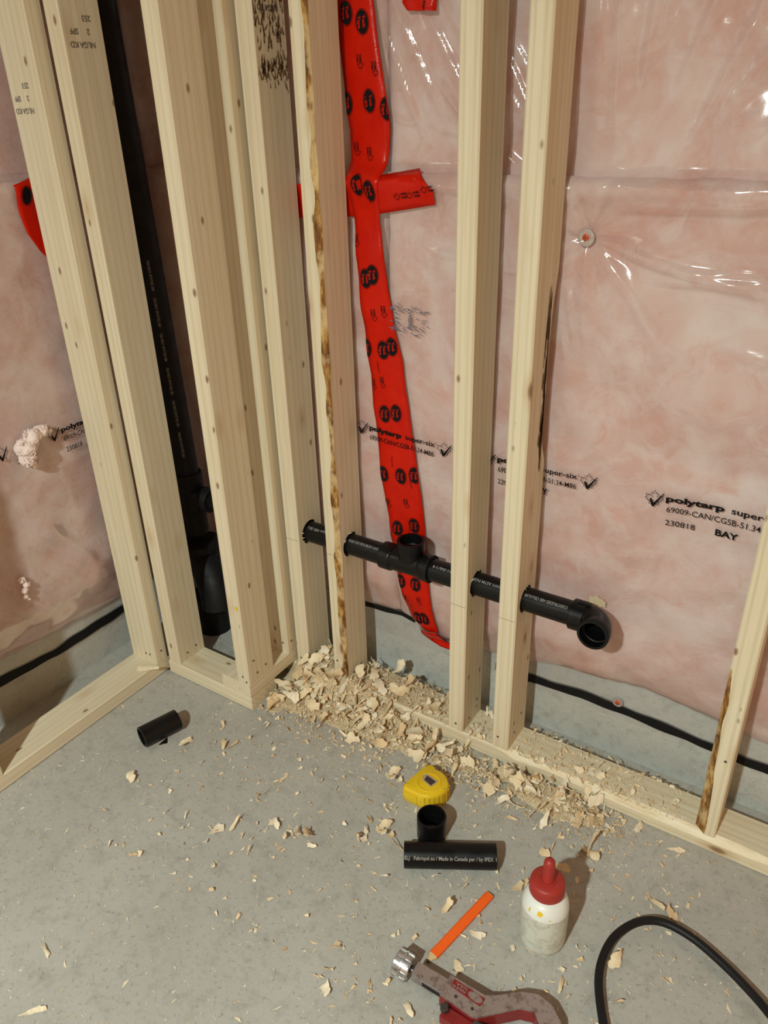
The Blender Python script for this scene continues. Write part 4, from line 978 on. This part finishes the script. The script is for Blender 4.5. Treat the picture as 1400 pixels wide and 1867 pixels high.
def scatter(n, sampler, label, group, zf, sc=(.80, 1.50), tilt=.62, seed=0):
    r = random.Random(seed); k = 0; tries = 0
    while k < n and tries < n*30:
        tries += 1; x, y = sampler(r)
        if blocked(x, y, .010): continue
        sz = r.uniform(*sc); ob = place_chip(x, y, zf(x, y, r), sz, seed*1000+tries, tilt); k += 1
        tag(ob, ('large ' if sz > (sc[0]+sc[1])/2 else 'small ')+('narrow ' if ob.pop('_n') == 0 else 'broad ')+label, 'wood shaving', group)
mound = lambda x, y, r: ground(x, y)+r.uniform(-.002, .006)
scatter(50, lambda r: (r.uniform(-.40, -.20), min(r.gauss(-.045, .03), -.004)), 'wood shaving in the thick heap spilling over the floor between chase and tee', 'shavings in the big heap', mound, seed=1)
scatter(46, lambda r: (r.uniform(-.22, .0), min(r.gauss(-.055, .032), -.004)), 'wood shaving in the heap on the floor below the upturned tee', 'shavings below the tee', mound, seed=2)
scatter(26, lambda r: (r.uniform(-.42, -.32), r.uniform(-.02, .10)), 'wood shaving in the pile between the two studs left of the tee', 'shavings between the left studs', mound, seed=3)
scatter(26, lambda r: (r.uniform(-.26, .0), r.uniform(.004, .132)), 'wood shaving on and behind the plate below the upturned tee', 'shavings on the plate', lambda x, y, r: ground(x, y)+r.uniform(0, .004), seed=4)
scatter(8, lambda r: (r.uniform(.048, .112), r.uniform(.0, .085)), 'wood shaving on the plate between the two drilled studs right of the tee', 'shavings between the drilled studs', lambda x, y, r: ground(x, y), (.5, .9), seed=5)
scatter(12, lambda r: (r.uniform(.16, .40), r.uniform(.004, .12)), 'wood shaving on the plate left of the rightmost stud', 'shavings on the right plate', lambda x, y, r: ground(x, y), (.5, .95), seed=6)
scatter(56, lambda r: (r.uniform(.13, .40), min(-.008, r.gauss(-.052, .028))), 'wood shaving in the pile along the plate front right of the drilled studs', 'shavings along the right plate', mound, seed=7)
scatter(14, lambda r: (r.uniform(-.02, .16), min(-.006, r.gauss(-.05, .03))), 'wood shaving on the floor just above the tape measure', 'shavings by the tape measure', lambda x, y, r: ground(x, y) if y > -.10 else 0, seed=8)
scatter(12, lambda r: (r.gauss(-.43, .03), r.gauss(-.13, .03)), 'wood shaving at the outer corner of the pipe chase', 'shavings at the chase corner', lambda x, y, r: heap(x, y)*.6, seed=9)
LONE = [(-.24, -.228, 'curled shaving on bare floor left of the main heap'), (-.234, -.29, 'leaf-shaped shaving on bare floor below the main heap'), (-.29, -.115, 'folded shaving on bare floor at the lower edge of the main heap'),
        (-.171, -.387, 'upright shaving left of the splintered cluster on open floor'), (-.41, -.282, 'broad curled shaving right of the short pipe offcut'), (-.395, -.272, 'darker half of the curled pair right of the short pipe offcut'),
        (-.489, -.325, 'small curled shaving touching the end of the short pipe offcut'), (-.515, -.461, 'flat shaving below the short pipe offcut'), (-.238, -.433, 'rounded shaving at mid floor, right of a crumbly one'),
        (-.263, -.465, 'crumbly frayed shaving at mid floor'), (-.332, -.805, 'lone folded shaving near the left edge of the floor'), (-.263, -.880, 'long shaving at the bottom left corner'),
        (.084, -.536, 'pointed leaf-like shaving left of the cutter knob'), (.114, -.599, 'layered shaving at the bottom, left below the cutter knob'), (.208, -.374, 'small shaving left of the orange pencil'),
        (.276, -.385, 'spoon-shaped shaving right of the orange pencil'), (.278, -.452, 'shaving lying against the pipe cutter bar'), (.245, -.556, 'tall shaving below the pipe cutter body'),
        (.432, -.393, 'shaving below the white bottle'), (.521, -.165, 'left shaving of the pair right of the white bottle'), (.550, -.172, 'right shaving of the pair right of the white bottle'),
        (.497, -.307, 'shaving lying inside the hose loop'), (.300, -.262, 'shaving just left of the red bottle cap'), (.226, -.128, 'shaving right of the tape measure on bare floor'),
        (.518, -.031, 'spiky shaving at the plate in front of the rightmost stud'), (.448, -.022, 'flat shaving on the floor against the waney plate'), (.355, -.190, 'shaving behind the bottle in its shadow'), (.310, -.170, 'crumpled shaving above the red bottle cap')]
for i, (x, y, lb) in enumerate(LONE):
    ob = place_chip(x, y, 0, rc_.uniform(.85, 1.2), 5000+i, .22); ob.pop('_n'); tag(ob, lb, 'wood shaving', 'lone shavings on the floor')
for cx_, cy_, nn, lb, gp in ((-.10, -.385, 6, 'shaving in the splintered cluster left of the long offcut on open floor', 'shavings in the splintered cluster'), (-.02, -.325, 6, 'shaving in the blocky cluster left of the long pipe offcut', 'shavings left of the offcut'), (.03, -.292, 6, 'shaving in the cluster left of the upright coupling', 'shavings left of the coupling'), (-.03, -.165, 7, 'shaving in the clump left of the tape measure', 'shavings left of the tape measure')):
    scatter(nn, lambda r: (r.gauss(cx_, .016), r.gauss(cy_, .014)), lb, gp, lambda x, y, r: r.uniform(0, .006), (.6, 1.0), .5, int(abs(cx_)*1000)+20)

# fine sawdust mound under the heap
gx = np.arange(-.47, .42, .006); gy = np.arange(-.17, .140, .006); idm = {}; vs = []; fs = []
for iy, y in enumerate(gy):
    for ix, x in enumerate(gx):
        h = heap(x, y)*(.35+1.1*float(vnoise(x, y, .03, .03, 81)))
        vs.append((x, y, ground(x, y)-.0035 + .002*float(vnoise(x, y, .012, .012, 80)) - (0 if h > .006 else (.006-h)*2.0)))
nx = len(gx)
for iy in range(len(gy)-1):
    for ix in range(nx-1):
        q = [iy*nx+ix, iy*nx+ix+1, (iy+1)*nx+ix+1, (iy+1)*nx+ix]
        if any(heap(vs[k][0], vs[k][1])*(.35+1.1*float(vnoise(vs[k][0], vs[k][1], .03, .03, 81))) > .0045 for k in q) and not all(blocked(vs[k][0], vs[k][1], -.004) for k in q): fs.append(tuple(q))
o = MB().add(vs, fs).build('sawdust_heap', M['dust'], fix=False); tag(o, 'mound of fine tan sawdust under the shavings at the foot of the studs', 'sawdust', kind='stuff')
# small shavings, joined
mbs = MB(); r5 = random.Random(55); small = [flake(r5.uniform(.010, .020), r5.uniform(.004, .010), r5.uniform(50, 160), r5.uniform(0, 5), 300+k, 4, 3, .0006) for k in range(10)]
def drop(mb, x, y, z, sc, tilt=.6):
    v, f = small[r5.randrange(10)]
    rot = Matrix.Rotation(r5.uniform(0, 6.28), 3, 'Z') @ Matrix.Rotation(r5.gauss(0, tilt), 3, 'X') @ Matrix.Rotation(r5.gauss(0, tilt), 3, 'Y')
    p = [rot @ Vector(q)*sc for q in v]; zm = min(q.z for q in p); mb.add([(q.x+x, q.y+y, q.z-zm+z+.0003) for q in p], f)
def rand_floor():
    t = r5.random()
    if t < .40: return r5.gauss(-.24, .11), r5.gauss(-.03, .055)
    if t < .62: return r5.uniform(.02, .42), r5.gauss(-.045, .03)
    if t < .80: return r5.uniform(-.26, .50), r5.uniform(.002, .13)
    return r5.uniform(-.5, .6), r5.uniform(-.6, -.02)
k = 0
while k < 2200:
    x, y = rand_floor()
    if blocked(x, y, .006): continue
    if (x-.373)**2+(y+.326)**2 < .045**2 or y > .14: continue
    drop(mbs, x, y, max(ground(x, y)-.001, surf(x, y)), r5.uniform(.5, 1.1)); k += 1
o = mbs.build('small_wood_shavings', M['chips'], smooth=False, fix=False); tag(o, 'small broken shavings strewn over the heap, plate and floor', 'wood shavings', kind='stuff')
# slivers of sawdust
mbd = MB(); r6 = random.Random(66); k = 0
while k < 12000:
    t = r6.random()
    if t < .30: x, y = r6.gauss(-.22, .14), r6.gauss(-.06, .07)
    elif t < .50: x, y = r6.uniform(-.30, .52), r6.uniform(.0, .14)
    elif t < .65: x, y = r6.uniform(.0, .45), r6.gauss(-.05, .04)
    else: x, y = r6.uniform(-.75, .75), r6.uniform(-.95, .0)
    if blocked(x, y, .002) or y > .145 or x < -.70 and y > -.25: continue
    if y < 0 and r6.random() < .35*min(1, max(0, (-y-.35)/.5)): continue
    L = r6.uniform(.0015, .0065) if r6.random() < .93 else r6.uniform(.008, .018); wd = r6.uniform(.0003, .0007); a = r6.uniform(0, 6.28); z = max(ground(x, y), surf(x, y)); c, s = math.cos(a), math.sin(a); e = r6.uniform(0, .002); bw = r6.uniform(-.3, .3)*L
    mbd.add([(x-c*L/2-s*wd, y-s*L/2+c*wd, z+.0002), (x-c*L/2+s*wd, y-s*L/2-c*wd, z+.0002), (x-s*bw, y+c*bw, z+.0012), (x+c*L/2, y+s*L/2, z+.0004+e)], [(0, 1, 2), (0, 2, 3), (1, 3, 2), (0, 3, 1)]); k += 1
o = mbd.build('sawdust_slivers', M['chips'], smooth=False, fix=False); tag(o, 'fine wood slivers dusted over the concrete floor and plate', 'sawdust', kind='stuff')
